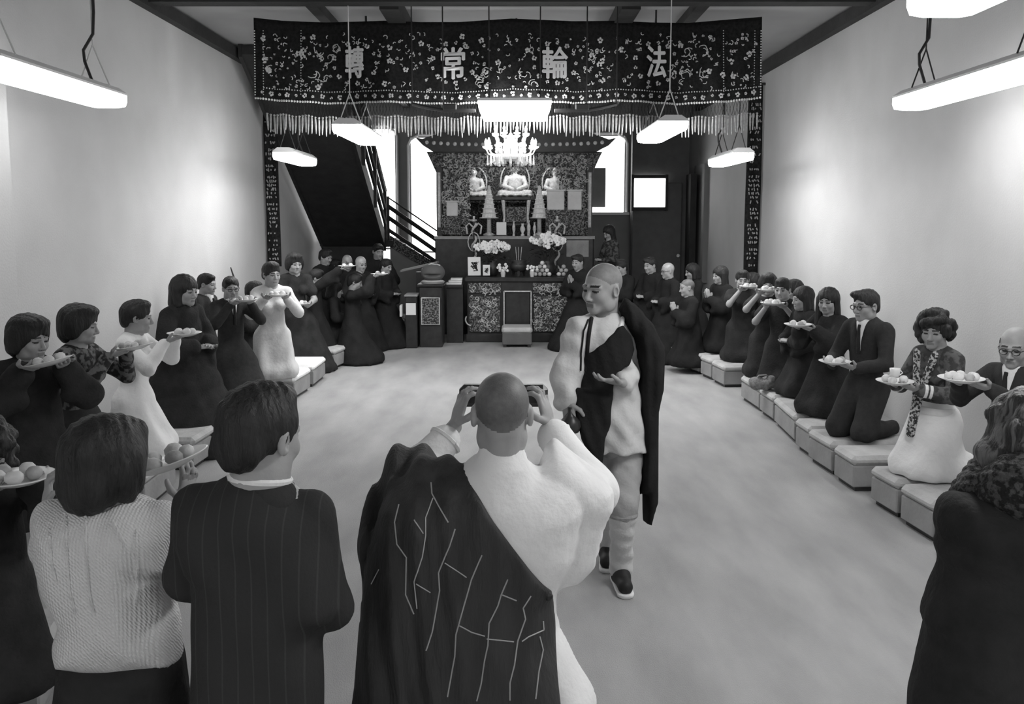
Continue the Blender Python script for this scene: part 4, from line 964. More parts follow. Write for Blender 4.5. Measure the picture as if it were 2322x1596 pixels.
# ---------------------------------------------------------------- a kneeling person
def solve_dir(P, u, v, r, th0):
    best = None
    for k in range(-70, 71, 2):
        th = math.radians(th0+k); q = Vector((P.x+r*math.cos(th), P.y+r*math.sin(th), 1.2)); uu = proj(PY(u, v, q.y))[0]; x = PY(u, v, q.y).x
        e = abs(x-q.x)+abs(k)*.0006
        if best is None or e < best[0]: best = (e, th0+k, q.y)
    th = math.radians(best[1]); return best[1], PY(u, v, best[2])
def kneel(u, v, X, th, label, hair='short', wear='robe', pl=None, plab='', lod=1, hy=0, hp=6, base=BENCH_TOP, hs=1.06, cloth=None, skin=None, glasses=False, arms='fold', pn=4, group='kneeling people', hairm=None, stand=False, seed=0, female=False, pr=.40, ptilt=(0, 0), roll=0, lower=None, wide_f=1.0, spill=False):
    P = PXp(u, v, X); T = P.z-base; s = T/1.24 if not stand else T/1.66
    if pl:
        th, pw = solve_dir(P, pl[0], pl[1], pr*s, th)
    root = thing('person', label, 'person', (P.x, P.y, base), math.radians(th-90), group)
    loc = lambda w: Matrix.Rotation(-math.radians(th-90), 3, 'Z') @ (Vector(w)-Vector((P.x, P.y, base)))
    h, hf = ((.0120, .0053), (.016, .0078), (.021, .011))[lod]
    hs *= min(1.1, max(.9, s)); R = rot_head(hy, hp, roll); C = Vector((0, .03*s, T-.115*hs))
    hipz = .43*s if not stand else .86*s
    J = dict(Hc=C, R=R, neck=(0, -.005, T-.262*s), chest=(0, 0, T-.42*s), pel=(0, -.02, hipz), fwd=(0, 1, 0))
    shz = T-.325*s; sw = .172*s*(.92 if female else 1); J['sh'] = [(-sw, -.01, shz), (sw, -.01, shz)]
    J['wr'], J['el'], J['hand'] = [], [], []
    pp = loc(pw) if pl else None
    for i, g in enumerate((-1, 1)):
        if pl: wr = pp+Vector((g*.105*s, -.115*s, -.045)); hd = ((-g*.25, .9, .30), (-g*.35, -.1, 1), .35)
        elif arms == 'pray': wr = Vector((g*.03*s, .20*s, T-.47*s)); hd = ((-g*.12, .35, .93), (-g*1, .1, 0), .05)
        else: wr = Vector((g*.09*s, .20*s, T-.60*s)); hd = ((-g*.85, .45, .0), (0, -.3, -1) if g > 0 else (0, .3, 1), .35)
        J['wr'].append(wr); J['el'].append(ik(J['sh'][i], wr, .285*s, .25*s, (g*.75, -.25, -1))); J['hand'].append(hd)
        J['wr'][i] = Vector(J['el'][i])+(wr-Vector(J['el'][i])).normalized()*min(.26*s, (wr-Vector(J['el'][i])).length)
    build_body(J, root, h, hf, hs, skin, s, female)
    if hair: build_hair(C, R, hs, hair, root, hf*1.25, hairm, seed)
    if glasses: build_glasses(C, R, hs, root)
    # garments
    q = SDF(); m = cloth or M_ROBE; nk = Vector(J['neck']); ax = (0, 1, 0)
    wide = wear in ('robe',); ru = .066*s; tw = .150*s*(.92 if female else 1)
    q.cone((0, -.005, shz-.03*s), (0, -.015, hipz+.06*s), tw, tw*(.93 if wear != 'robe' else 1.22*wide_f), .04, n=ax, sq=1.32)
    q.cone((-sw*.82, -.012, shz+.008*s), (sw*.82, -.012, shz+.008*s), .062*s, None, .05)
    if female: q.ell((-.07*s, .075*s, T-.46*s), .065*s, .04).ell((.07*s, .075*s, T-.46*s), .065*s, .04)
    for i, g in enumerate((-1, 1)):
        sh, el, wr = map(Vector, (J['sh'][i], J['el'][i], J['wr'][i])); fa = (wr-el)
        if wide:
            q.cone(sh, el, ru*1.1, ru*1.35, .03); q.cone(el, el+fa*.88, ru*1.3, ru*1.15, .03); q.cone(el+fa*.35+Vector((0, 0, -.05*s)), el+fa*.8+Vector((0, 0, -.14*s)), ru, ru*.8, .04)
        elif wear == 'short_sleeve': q.cone(sh, sh+(el-sh)*.62, ru*1.05, ru*1.15, .03)
        else: q.cone(sh, el, ru, ru*.9, .03); q.cone(el, el+fa*.93, ru*.88, ru*.70, .02)
    lowz = hipz
    def lower_ops(qq, kk=.05):
        if stand:
            for g in (-1, 1): qq.cone((g*.09*s, -.01, hipz), (g*.10*s, .01, .45*s), .105*s, .075*s, kk); qq.cone((g*.10*s, .01, .45*s), (g*.10*s, -.02, .03), .075*s, .065*s, kk)
            if wear in ('robe', 'dress'): qq.cone((0, -.01, hipz), (0, 0, .10), .17*s, .25*s, .05, n=ax, sq=1.2)
            return
        for g in (-1, 1):
            qq.cone((g*.085*s, -.03*s, hipz), (g*.125*s, .17*s, .085*s), .115*s, .092*s, kk); qq.cone((g*.125*s, .16*s, .08*s), (g*.10*s, -.25*s, .06*s), .088*s, .065*s, kk)
        if wear in ('robe', 'dress', 'blouse', 'short_sleeve'): qq.cone((0, -.02*s, hipz), (0, -.04*s, .06*s), .15*s, .25*s*wide_f, .08, n=ax, sq=1.05); qq.ell((0, -.06*s, .06*s), (.27*s*wide_f, .33*s, .15*s), .06)
        if spill: qq.cone((0, .0, .22*s), (0, .08*s, -base+.02), .26*s*wide_f, .42*s*wide_f, .08, n=ax, sq=1.1)
        qq.plane((0, 0, .004 if not spill else -base+.004), (0, 0, -1))
    one = wear in ('robe', 'dress', 'short_sleeve') and lower is None
    if one: lower_ops(q)
    q.cone(nk+Vector((0, .02*s, -.005*s)), nk+Vector((0, .03*s, .14*s)), .054*s, .085*s, .012, mode='sub')
    if wear == 'suit': q.cone((0, .115*s, T-.27*s), (0, .150*s, T-.54*s), .056*s, .010*s, .01, mode='sub')
    am = .006*s; q.noise = lambda X, Y, Z: am*np.sin(X*38+Z*9+np.sin(Z*14))*np.sin(Y*30+Z*17+1.3)
    q.build({'robe': 'robe', 'dress': 'dress', 'short_sleeve': 'dress', 'suit': 'jacket'}.get(wear, 'blouse'), h*1.05, m, root)
    if not one:
        q2 = SDF(); q2.cone((0, -.015, hipz+.10*s), (0, -.02, hipz), tw*.93, tw*.98, .04, n=ax, sq=1.3); lower_ops(q2); q2.noise = q.noise
        q2.build('skirt' if wear in ('skirt', 'blouse', 'short_sleeve') else 'trousers', h*1.2, lower or M_SUIT, root)
    if wear == 'suit':
        q3 = SDF(); q3.cone((0, .040*s, T-.268*s), (0, .076*s, T-.50*s), .062*s, .030*s, .02); q3.cone(nk+Vector((0, 0, -.02)), nk+Vector((0, .008, .028*s)), .074*s, .066*s, .02); q3.cone(nk, nk+Vector((0, .02, .12*s)), .058*s, .066*s, .004, mode='sub'); q3.build('shirt', h*.9, M_WHITE, root)
        MB().tube([(0, .098*s, T-.285*s), (0, .110*s, T-.31*s), (0, .112*s, T-.44*s), (0, .104*s, T-.52*s)], [.015*s, .012*s, .018*s, .018*s], 6).build('tie', M_BLACK, root)
    if pl: plate(pw, plab, ptilt, pn, seed)
    return root, J, C, R, s
# ---------------------------------------------------------------- the people kneeling on the left
GL, GR, GM, GN = 'lay people kneeling in the left row', 'lay people kneeling in the right row', 'robed people gathered left of the altar', 'robed people gathered right of the altar'
kneel(62, 722, -2.75, 5, 'person in black with big dark hair nearest in the left row holding up a plate', 'bouffant', 'robe', (112, 822), 'heaped white plate of the nearest person in the left row', 0, hy=25, hs=1.1, cloth=M_BLACK, group=GL, ptilt=(0, -.22), pn=6, seed=1)
kneel(170, 698, -2.75, 5, 'person in a dark flowered blouse second in the left row', 'bouffant', 'blouse', (303, 787), 'white plate of the person in the flowered blouse', 0, hy=15, cloth=mat('flowered_blouse', .025, .9, 0, 24, .2, 40, g2=.16), group=GL, ptilt=(0, -.15), pn=6, seed=2, female=True)
kneel(300, 684, -2.75, 5, 'woman in a white dress kneeling in the left row', 'short', 'dress', (418, 757), 'white plate of the woman in the white dress', 0, hy=20, cloth=M_WHITE, group=GL, pn=5, seed=3, female=True, hs=1.1)
kneel(412, 627, -2.85, -20, 'person with a dark bob in black robes beside the woman in white', 'bob', 'robe', None, '', 0, hy=-5, cloth=M_BLACK, group=GL, arms='fold', seed=4, hs=1.1, spill=True, wide_f=1.3)
kneel(463, 621, -3.3, -10, 'man with white collar and dark suit behind the dark bob', 'tidy', 'suit', None, '', 1, hy=0, cloth=M_SUIT, group=GL, seed=5)
kneel(520, 628, -2.85, -35, 'man with glasses and dark suit holding a plate at his chin', 'tidy', 'suit', (556, 680), 'white plate at the chin of the man with glasses', 1, hy=-10, cloth=M_SUIT, glasses=True, group=GL, seed=6, spill=True, wide_f=1.1)
kneel(572, 640, -3.0, -10, 'dark-haired person half hidden behind the man with glasses', 'short', 'robe', None, '', 1, cloth=M_BLACK, group=GL, seed=7, spill=True, wide_f=1.2)
kneel(614, 596, -2.62, -10, 'person in a pale grey dress holding a plate in the left row', 'short', 'dress', (628, 669), 'white plate of the person in the pale grey dress', 1, hy=20, cloth=M_LIGHT, group=GL, seed=8, female=True)
kneel(667, 577, -2.85, -40, 'woman with big dark hair and bare forearms beside the pale grey dress', 'bouffant', 'short_sleeve', (682, 689), 'white plate of the woman with bare forearms', 1, hy=10, cloth=M_BLACK, group=GL, seed=9, female=True, spill=True, wide_f=1.2)
m_ = MB().tube([PY(523, 606, 9.2), PY(534, 640, 9.2)], [.006, .012], 6).build('incense_stick', M_DARK); tag(m_, 'dark thin stick standing up above the man with glasses', 'stick')
# beads in the hands of the robed person with the bob
# ---------------------------------------------------------------- robed people left of the altar
for i, (u, v, X, hair, skin, pl, th, lab, plb) in enumerate((
    (735, 566, -3.0, 'short', None, None, -30, 'robed person with dark hair farthest left in the robed group', ''),
    (757, 589, -3.1, 'short', None, None, 0, 'robed person in profile left of the two bald heads', ''),
    (786, 578, -2.6, None, M_SCALP2, None, -60, 'bald robed monk on the left of the two shiny heads', ''),
    (816, 581, -2.3, None, M_SCALP2, None, -50, 'bald robed monk on the right of the two shiny heads', ''),
    (856, 553, -2.25, 'tidy', None, None, -60, 'tall robed person below the stair rail', ''),
    (713, 612, -2.7, 'short', None, (786, 604), 0, 'robed person raising a plate before the bald heads', 'white plate raised in front of the bald heads'),
    (800, 622, -2.2, 'short', None, (860, 622), 0, 'robed person holding a plate in front of the bald heads', 'white plate held by the foremost robed person on the left'),
    (757, 640, -2.5, 'bob', None, None, 10, 'robed person with a bob kneeling in the dark of the left group', ''),
    (872, 588, -1.98, 'short', None, None, -30, 'robed person nearest the altar in the left group', ''))):
    kneel(u, v, X, th, lab, hair, 'robe', pl, plb, 2, hy=0, hp=12, group=GM, skin=skin, seed=20+i, pn=3, spill=True, wide_f=1.0, base=.10 if i in (6, 7) else BENCH_TOP)
# ---------------------------------------------------------------- people right of the altar
for i, (u, v, X, hair, skin, arms, th, lab) in enumerate((
    (1313, 577, 1.02, 'tidy', None, 'pray', 230, 'robed person kneeling right beside the altar table'),
    (1412, 590, 1.66, 'short', None, 'pray', 220, 'robed person between the standing woman and the dark door'),
    (1478, 584, 2.05, 'tidy', None, 'fold', 215, 'dark-haired robed person in front of the dark door'),
    (1518, 596, 2.2, None, M_SCALP2, 'fold', 200, 'bald robed monk in front of the dark door'),
    (1573, 599, 2.6, 'bob', None, 'pray', 195, 'robed person with a bob behind the bald monk'),
    (1563, 633, 2.3, None, M_SCALP, 'pray', 190, 'robed monk with shaved grey head in the front right row'),
    (1637, 605, 2.72, 'long', None, 'pray', 200, 'robed woman with long hair at the edge of the bright wall'))):
    kneel(u, v, X, th, lab, hair, 'robe', None, '', 2, hy=0, hp=8, group=GN, skin=skin, seed=40+i, arms=arms, glasses=(i == 3), spill=i < 5, wide_f=1.1, base=.08 if i == 5 else BENCH_TOP)
kneel(1384, 512, 1.68, 205, 'woman in a patterned jacket standing behind the others right of the altar', 'long', 'blouse', None, '', 2, hp=25, base=.28, stand=True, group=GN, seed=50, female=True, cloth=mat('patterned_jacket', .03, .9, 0, 22, .1, 40, g2=.10), hy=10)
P_ = PXp(1384, 512, 1.68); struct('step', MB().box((P_.x, P_.y, .14), (.8, .6, .276), bev=.01), M_BEAM)
# ---------------------------------------------------------------- lay people kneeling on the right
for i, (u, v, X, hair, pl, th, lab, plb) in enumerate((
    (1684, 614, 2.8, 'short', (1700, 650), 190, 'person at the far end of the right row below the pillar banner', 'highest white plate below the right pillar banner'),
    (1708, 622, 3.2, 'bouffant', None, 190, 'person with round dark hair half hidden below the pillar banner', ''),
    (1742, 623, 2.8, 'bouffant', (1744, 658), 215, 'person with rounded hair second behind the raised plates', 'white plate of the person with rounded hair'),
    (1777, 632, 2.8, 'short', (1752, 688), 200, 'person with bracelets third behind the raised plates', 'lower white plate of the person with bracelets'),
    (1803, 638, 3.25, 'bouffant', None, 195, 'dark-haired person wedged before the long-haired woman', ''),
    (1826, 652, 2.85, 'long', None, 190, 'person with long black hair falling down the back', ''))):
    kneel(u, v, X, th, lab, hair, 'short_sleeve' if i in (0, 2, 3) else 'robe', pl, plb, 1, hy=0, hp=6, group=GR, cloth=M_BLACK, seed=60+i, female=i % 2 == 0)
kneel(1884, 655, 2.8, 205, 'woman with long black hair and pale face holding a plate', 'long', 'robe', (1810, 737), 'white plate of the pale-faced long-haired woman', 0, hy=25, cloth=M_BLACK, group=GR, seed=70, female=True)
rt = kneel(1970, 658, 2.8, 200, 'man with glasses in a dark suit and white shirt kneeling in profile', 'tidy', 'suit', (1893, 821), 'white plate of the man in the dark suit', 0, hy=-5, hp=4, cloth=M_SUIT, glasses=True, group=GR, seed=71, hs=1.12)
rw = kneel(2128, 713, 2.84, 215, 'woman with big curly hair, patterned scarf and white skirt kneeling', 'curly', 'blouse', (2030, 866), 'white plate with a cup of the curly-haired woman', 0, hy=25, hp=6, cloth=mat('dark_print_blouse', .05, .9, 0, 20, .2, 30, g2=.12), lower=M_WHITE, group=GR, seed=72, female=True, pn=5, hs=1.1)
root, J, C, R, s = rw
T = C.z+.115*1.1
q = SDF(); q.cone((-.075, .10, T-.27), (-.02, .165, T-.55), .028, .03, .01, n=(0, 1, 0), sq=1.8); q.cone((-.02, .165, T-.53), (.01, .19, T-.80), .04, .035, .01, n=(0, 1, 0), sq=2.0); q.cone((.07, .10, T-.27), (.0, .165, T-.55), .028, .03, .01, n=(0, 1, 0), sq=1.8)
q.build('scarf', .010, mat('patterned_scarf', .03, .8, 0, 60, .1, 40, g2=.5), root)
for i in (0, 1):
    wr, el = Vector(J['wr'][i]), Vector(J['el'][i]); d = (el-wr).normalized()
    for k in range(2): b = wr+d*(.045+.03*k); MB().tube([b-d*.009, b+d*.009], .046, 14).build('cuff', M_WHITE, root)
wz = J['pel'][2]; MB().lathe([(.150, wz+.055), (.155, wz+.075), (.150, wz+.10)], 24, sy=.78).build('belt', M_WHITE, root)
t = thing('tea_cup', 'white cup standing on the plate of the curly-haired woman', 'cup', PY(2030, 866, (root.location+Matrix.Rotation(root.rotation_euler.z, 3, 'Z') @ Vector((0, .40, 0))).y)+Vector((-.005, 0, .03)))
MB().lathe([(.022, 0), (.03, .02), (.034, .06), (.030, .06), (.026, .02)], 14).build('bowl', M_PLATE, t, True); MB().tube([(.03, 0, .015), (.05, 0, .03), (.033, 0, .05)], .004, 6).build('handle', M_PLATE, t)
kneel(2312, 742, 2.9, 185, 'older balding man with glasses in a dark suit cut by the right edge', 'fringe', 'suit', (2180, 860), 'heaped white plate of the balding man', 0, hy=20, hp=8, cloth=M_SUIT, glasses=True, group=GR, seed=73, pn=7, hs=1.12, pr=.52)
# ---------------------------------------------------------------- the half-seen person at the left edge
kneel(-48, 968, -1.92, 0, 'person in black at the bottom left edge holding fruit on a plate', 'wavy', 'robe', (38, 1086), 'white plate at the bottom left edge', 0, hy=0, hp=10, cloth=M_BLACK, group='people nearest the camera', seed=80, pn=5, pr=.42)
p_ = PZ(1730, 884, BENCH_TOP); bg = thing('woven_bag', 'small grey woven bag lying on a bench in the right row', 'bag', (p_.x, p_.y, BENCH_TOP+.002))
q = SDF(); q.ell((0, 0, .06), (.13, .09, .06), .02).ell((.07, 0, .10), (.05, .05, .05), .04).ell((-.08, .01, .07), (.06, .06, .06), .04).plane((0, 0, .002), (0, 0, -1)); q.noise = lambda X, Y, Z: .006*np.sin(X*60+Z*30)*np.sin(Y*55+X*20)
q.build('pouch', .010, mat('woven_straw', .22, .9, .3, 40, .6, 80), bg); MB().tube([(-.08, 0, .10), (-.05, -.02, .15), (.02, -.02, .155), (.06, 0, .13)], .010, 6).build('handle', M_GREY, bg)
# ================================================================ THE FIGURES NEAR THE CAMERA
GF = 'people nearest the camera'
def outline(pts, y, o, floor=None):
    r = [(PY(u, v, y)-o) for u, v in pts]; r = [(p.x, p.z) for p in r]
    return r
def to_floor(pts, i, j, z=.03, spread=0.0):
    """continue an outline that leaves the picture at points i and j straight down to the floor."""
    a, b = pts[i], pts[j]; return pts[:i+1]+[(a[0]+spread, z), (b[0]-spread, z)]+pts[j:]

# ---------------------------------------------------------------- walking monk
o = PZ(1402, 1322, 0); o.z = 0
mk = thing('person', 'monk in a pale tunic and dark robe walking down the aisle', 'person', o, 0, 'people nearest the camera')
mk['group'] = 'people standing in the aisle'
G = lambda u, v, y: PY(u, v, y)-o
fw = Vector((-.5, -.87, 0)); Rm = rot_head(133, 6, -3); hs = 1.15; Cm = G(1366, 654, 4.66)
J = dict(Hc=Cm, R=Rm, neck=G(1372, 728, 4.70), chest=G(1368, 820, 4.68), pel=G(1393, 985, 4.68), fwd=fw,
         sh=[G(1424, 752, 4.74), G(1312, 750, 4.62)], el=[G(1428, 842, 4.72), G(1284, 845, 4.62)], wr=[G(1412, 868, 4.47), G(1288, 908, 4.52)],
         hand=[((-1, -.15, .18), (.1, .2, 1), .45), ((.08, -.1, -1), (.6, .8, 0), 1.15)],
         hip=[G(1420, 1000, 4.70), G(1385, 1000, 4.74)], kn=[G(1412, 1140, 4.56), G(1388, 1140, 4.84)], an=[G(1408, 1288, 4.66), Vector((G(1378, 1270, 5.0).x, 5.0-o.y, .09))],
         toe=[Vector((G(1416, 1318, 4.55).x, 4.52-o.y, .045)), Vector((G(1378, 1270, 5.0).x-.02, 4.86-o.y, .045))])
build_body(J, mk, .012, .0042, hs, M_SCALP3, 1.02)
q = SDF(); ch = J['chest']
q.cone(G(1366, 772, 4.68), G(1378, 900, 4.68), .155, .165, .04, n=fw, sq=1.25); q.cone(G(1378, 900, 4.68), G(1412, 1040, 4.69), .165, .150, .04, n=fw, sq=1.2)
q.cone(G(1382, 950, 4.66), G(1396, 1015, 4.67), .160, .155, .04, n=fw, sq=1.15); q.cone(J['sh'][0], J['sh'][1], .062, None, .06); q.cone(G(1372, 735, 4.70), G(1368, 770, 4.68), .075, .11, .05)
q.cone(J['sh'][1], J['el'][1], .072, .075, .04); q.cone(J['el'][1], G(1288, 905, 4.55), .075, .062, .03); q.cone(G(1276, 850, 4.62), G(1278, 905, 4.58), .055, .05, .03)
q.cone(J['sh'][0], J['el'][0], .06, .055, .04); q.cone(J['el'][0], G(1421, 862, 4.52), .055, .058, .03); q.cone(G(1424, 862, 4.55), G(1430, 888, 4.57), .04, .03, .03)
q.plane(G(1400, 1031, 4.55), (-.03, 0, -1)); q.cone(J['neck']+Vector((0, -.01, -.01)), J['neck']+Vector((-.02, -.02, .14)), .054, .085, .012, mode='sub')
q.noise = lambda X, Y, Z: .008*np.sin(X*45+Z*12+np.sin(Z*18))*np.sin(Y*28+Z*14)+.0045*np.sin(Z*48+X*38+2*np.sin(X*12))
tun = q.build('tunic', .010, M_LIGHT, mk)
bvt = BVHTree.FromPolygons([Vector(v.co)+o for v in tun.data.vertices], [tuple(p.vertices) for p in tun.data.polygons])
def lay(bv, pts, org, r, n=8, lift=.004):
    out = []
    for i in range(len(pts)-1):
        for k in range(n+(i == len(pts)-2)):
            t = k/n; h_ = bv.ray_cast(CAM, ray(pts[i][0]*(1-t)+pts[i+1][0]*t, pts[i][1]*(1-t)+pts[i+1][1]*t).normalized())
            if h_[0] and (not out or (h_[0]-org-out[-1]).length < .12): out.append(h_[0]-org+h_[1]*lift)
    return out
q = SDF(); ls, rs = 0, 1
for i in (0, 1): q.cone(J['hip'][i]+Vector((0, 0, -.03)), J['kn'][i], .098, .080, .04); q.cone(J['kn'][i], J['kn'][i]+Vector((0, 0, -.05)), .083, .074, .03)
q.noise = lambda X, Y, Z: .006*np.sin(X*50+Z*25)*np.sin(Y*30+Z*30+1)
q.build('trousers', .012, mat('grey_trouser_cloth', .36, .85, .08, 10, .3, 30), mk)
for i in (0, 1):
    q = SDF(); q.cone(J['kn'][i]+Vector((0, 0, -.07)), J['an'][i]+Vector((0, 0, .02)), .074, .050, .02); q.cone(J['an'][i]+Vector((0, 0, .10)), J['an'][i]+Vector((0, 0, -.01)), .06, .062, .03); q.noise = lambda X, Y, Z: .005*np.sin(Z*70+X*20)*np.sin(Y*40+1)
    q.build('leg_wrap', .010, M_LIGHT, mk)
    MB().lathe([(.080, -.012), (.084, 0), (.080, .012)], 18, J['kn'][i]+Vector((0, 0, -.06))).build('knee_tie', M_GREY, mk)
    d = (J['toe'][i]-J['an'][i]); d.z = 0; d.normalize(); a_ = Vector((J['an'][i].x, J['an'][i].y, .05))
    q = SDF(); q.cone(a_-d*.05, a_+d*.15, .045, .040, .02); q.cone(a_+Vector((0, 0, .0)), a_+d*.05+Vector((0, 0, .03)), .05, .04, .03); q.plane((0, 0, .022), (0, 0, -1)); q.build('shoe', .008, M_SHOE, mk)
    q = SDF(); q.cone(a_-d*.055+Vector((0, 0, -.03)), a_+d*.155+Vector((0, 0, -.03)), .050, .046, .02); q.plane((0, 0, .024), (0, 0, 1)); q.plane((0, 0, .001), (0, 0, -1)); q.build('shoe_sole', M_WHITE and .007, M_WHITE, mk)
# collar band, strap
MB().tube(lay(bvt, [(1411, 716), (1409, 735), (1402, 752)], o, .0), .013, 8).build('collar', M_WHITE, mk)
MB().tube(lay(bvt, [(1341, 722), (1336, 745), (1331, 790), (1328, 840)], o, .0), .011, 8).build('strap', M_ROBE, mk)
MB().tube(lay(bvt, [(1333, 726), (1323, 750), (1317, 800), (1316, 840)], o, .0), .005, 6).build('strap_cord', M_ROBE, mk)
q = SDF(); q.cone(G(1366, 772, 4.68), G(1378, 900, 4.68), .178, .186, .04, n=fw, sq=1.22); q.cone(G(1378, 900, 4.68), G(1405, 1000, 4.68), .190, .19, .04, n=fw, sq=1.12); q.cone(J['sh'][0], J['sh'][0]+Vector((.0, -.01, -.12)), .088, .085, .05)
kf = [(1402, 748), (1418, 740), (1436, 768), (1446, 800), (1430, 832), (1402, 846), (1390, 880), (1386, 960), (1373, 1005), (1366, 1086), (1345, 1045), (1320, 1003), (1306, 950), (1303, 900), (1306, 832), (1360, 790)]
q.poly(outline([(1386, 900), (1386, 960), (1373, 1005), (1366, 1090), (1345, 1045), (1318, 1000), (1303, 950), (1303, 880)], 4.50, o), 4.535-o.y, .045, .03, .06)
q.cut2d(outline(kf, 4.50, o)); q.plane((0, 4.70-o.y, 0), (0, 1, 0))
q.noise = lambda X, Y, Z: .005*np.sin(X*60+Z*8)*np.sin(Z*20+X*30)
q.build('robe_front', .010, M_ROBE, mk)
q = SDF(); cp = [(1404, 700), (1416, 676), (1440, 690), (1480, 735), (1507, 790), (1504, 880), (1492, 930), (1491, 1130), (1476, 1186), (1459, 1180), (1459, 1112), (1443, 1117), (1452, 1030), (1446, 900), (1450, 835), (1444, 800), (1434, 765), (1418, 742)]
q.poly(outline(cp, 4.70, o), 4.70-o.y, .13, .05, .03); q.noise = lambda X, Y, Z: .008*np.sin(X*75+np.sin(Z*3))*np.sin(Z*6+X*20+1)
q.build('robe_drape', .011, M_ROBE, mk)
bl = thing('hand_bell', 'dark round bell hanging from the hand of the walking monk', 'bell', PY(1293, 984, 4.50))
hb = PY(1293, 940, 4.50).z-PY(1293, 984, 4.50).z
MB().lathe([(.012, 0), (.045, .012), (.056, .04), (.052, .07), (.03, hb-.01), (.014, hb+.01), (.014, hb+.04)], 18).build('bowl', M_LACQ, bl, True)

# ---------------------------------------------------------------- robed person with back to the camera, camera at the eyes
Y3 = 2.45
o = Vector((PY(1110, 1400, Y3).x, Y3, 0)); nn = thing('person', 'shaven-headed person seen from behind in pale robe with dark patched robe over one shoulder', 'person', o, 0, 'people standing in the aisle')
G = lambda u, v, y: PY(u, v, y)-o
J = dict(Hc=G(1138, 938, 2.43), R=rot_head(3, 14), neck=G(1140, 1062, 2.41), chest=G(1125, 1200, 2.45), pel=G(1080, 1480, 2.47), fwd=(0, 1, 0), nr=.84,
         sh=[G(990, 1112, 2.45), G(1272, 1112, 2.45)], el=[G(950, 1062, 2.68), G(1345, 1112, 2.66)], wr=[G(1030, 968, 2.76), G(1248, 968, 2.76)],
         hand=[((.28, .05, .95), (.8, .35, -.1), .75), ((-.26, .05, .95), (-.8, .35, -.1), .75)])
J['hip'] = [G(1040, 1480, 2.47), G(1140, 1480, 2.47)]; J['kn'] = [Vector((J['hip'][0].x, .03, .48)), Vector((J['hip'][1].x, .03, .48))]; J['an'] = [Vector((J['hip'][0].x, 0, .08)), Vector((J['hip'][1].x, 0, .08))]
build_body(J, nn, .011, .0042, 1.0, M_SCALP, .95)
full = [(1040, 1062), (1088, 1024), (1132, 1017), (1180, 1033), (1220, 1066), (1265, 1082), (1300, 1105), (1318, 1150), (1300, 1260), (1258, 1340), (1266, 1420), (1302, 1490), (1346, 1562), (1352, 1596)]
lft = [(856, 1596), (880, 1300), (905, 1180), (950, 1108), (1000, 1072)]
pts = outline(full+lft, Y3, o); n_ = len(full); pts = to_floor(pts, n_-1, n_, .10, .02)
q = SDF(); q.poly(pts, 0, .160, .15, .03)
slv = [(1236, 1012), (1256, 992), (1290, 1018), (1335, 1062), (1388, 1110), (1392, 1150), (1372, 1190), (1346, 1285), (1312, 1320), (1248, 1334), (1222, 1250), (1212, 1110)]
q.poly(outline(slv, 2.52, o), .07, .085, .07, .05)
q.cone(J['sh'][1], J['el'][1], .070, .066, .07); q.cone(J['el'][1], G(1258, 990, 2.74), .066, .056, .06)
q.cone(J['sh'][0]+Vector((0, .03, -.02)), J['el'][0], .055, .060, .04); q.cone(J['el'][0], G(1008, 1000, 2.73), .062, .052, .03)
q.cone(G(1138, 1066, 2.41), G(1138, 1028, 2.42), .085, .066, .03); q.cone(J['neck']+Vector((0, 0, .0)), J['neck']+Vector((0, .03, .14)), .040, .066, .008, mode='sub')
q.noise = lambda X, Y, Z: .0035*np.sin(X*34-Z*26+1.5*np.sin(Z*5+X*4))*np.clip((1.35-Z)*4, .1, 1)+.004*np.sin(X*70+Z*10)*np.clip((.95-Z)*3, 0, 1)
q.build('pale_robe', .010, M_WHITE, nn)
MB().tube([J['neck']+Vector((.058*math.cos(a), .012+.060*math.sin(a), .030+.010*math.sin(a))) for a in [k*2*math.pi/28 for k in range(29)]], .010, 8).build('collar', M_WHITE, nn)
for i, (cu, cv, cy) in enumerate(((1010, 998, 2.735), (1257, 988, 2.745))):
    c_ = G(cu, cv, cy); d_ = (J['wr'][i]-J['el'][i]).normalized(); u_, w_ = basis(d_); MB().tube([c_+(u_*math.cos(a)+w_*math.sin(a))*.050 for a in [k*2*math.pi/20 for k in range(21)]], .009, 6).build('sleeve_hem', M_WHITE, nn)
# dark robe: the same volume a little larger, cut along its slanting hem
capo = [(856, 1596), (800, 1580), (796, 1560), (812, 1440), (826, 1330), (840, 1230), (862, 1150), (892, 1100), (940, 1074), (1000, 1066)]
pts2 = outline(full+capo, Y3, o); pts2 = to_floor(pts2, n_-1, n_, .16, .02)
q = SDF(); q.poly(pts2, -.01, .172, .14, .03); q.cone(J['sh'][0]+Vector((-.01, .01, .0)), J['el'][0]+Vector((.0, -.03, -.03)), .100, .075, .05); q.cone(G(930, 1075, 2.6), G(880, 1230, 2.55), .09, .11, .06)
hem = [(1042, 1050), (1046, 1075), (1064, 1108), (1100, 1157), (1150, 1224), (1200, 1292), (1250, 1354), (1262, 1450), (1272, 1600)]
rest = [(790, 1600), (780, 1300), (820, 1120), (900, 1050), (960, 1030), (1005, 1046)]
c2 = outline(hem+rest, 2.30, o); c2 = c2[:len(hem)]+[(c2[len(hem)-1][0], .1), (c2[len(hem)][0], .1)]+c2[len(hem):]
q.cut2d(c2)
q.noise = lambda X, Y, Z: .011*np.clip((-X+.06)*4, .12, 1)*np.sin(X*70+2*np.sin(Z*2.2)+Z*9)+.003*np.sin(X*28+Z*20)
rb = q.build('dark_robe', .009, M_PATCH, nn)
rb.data.update(); bvh = BVHTree.FromPolygons([Vector(v.co)+o for v in rb.data.vertices], [tuple(p.vertices) for p in rb.data.polygons])
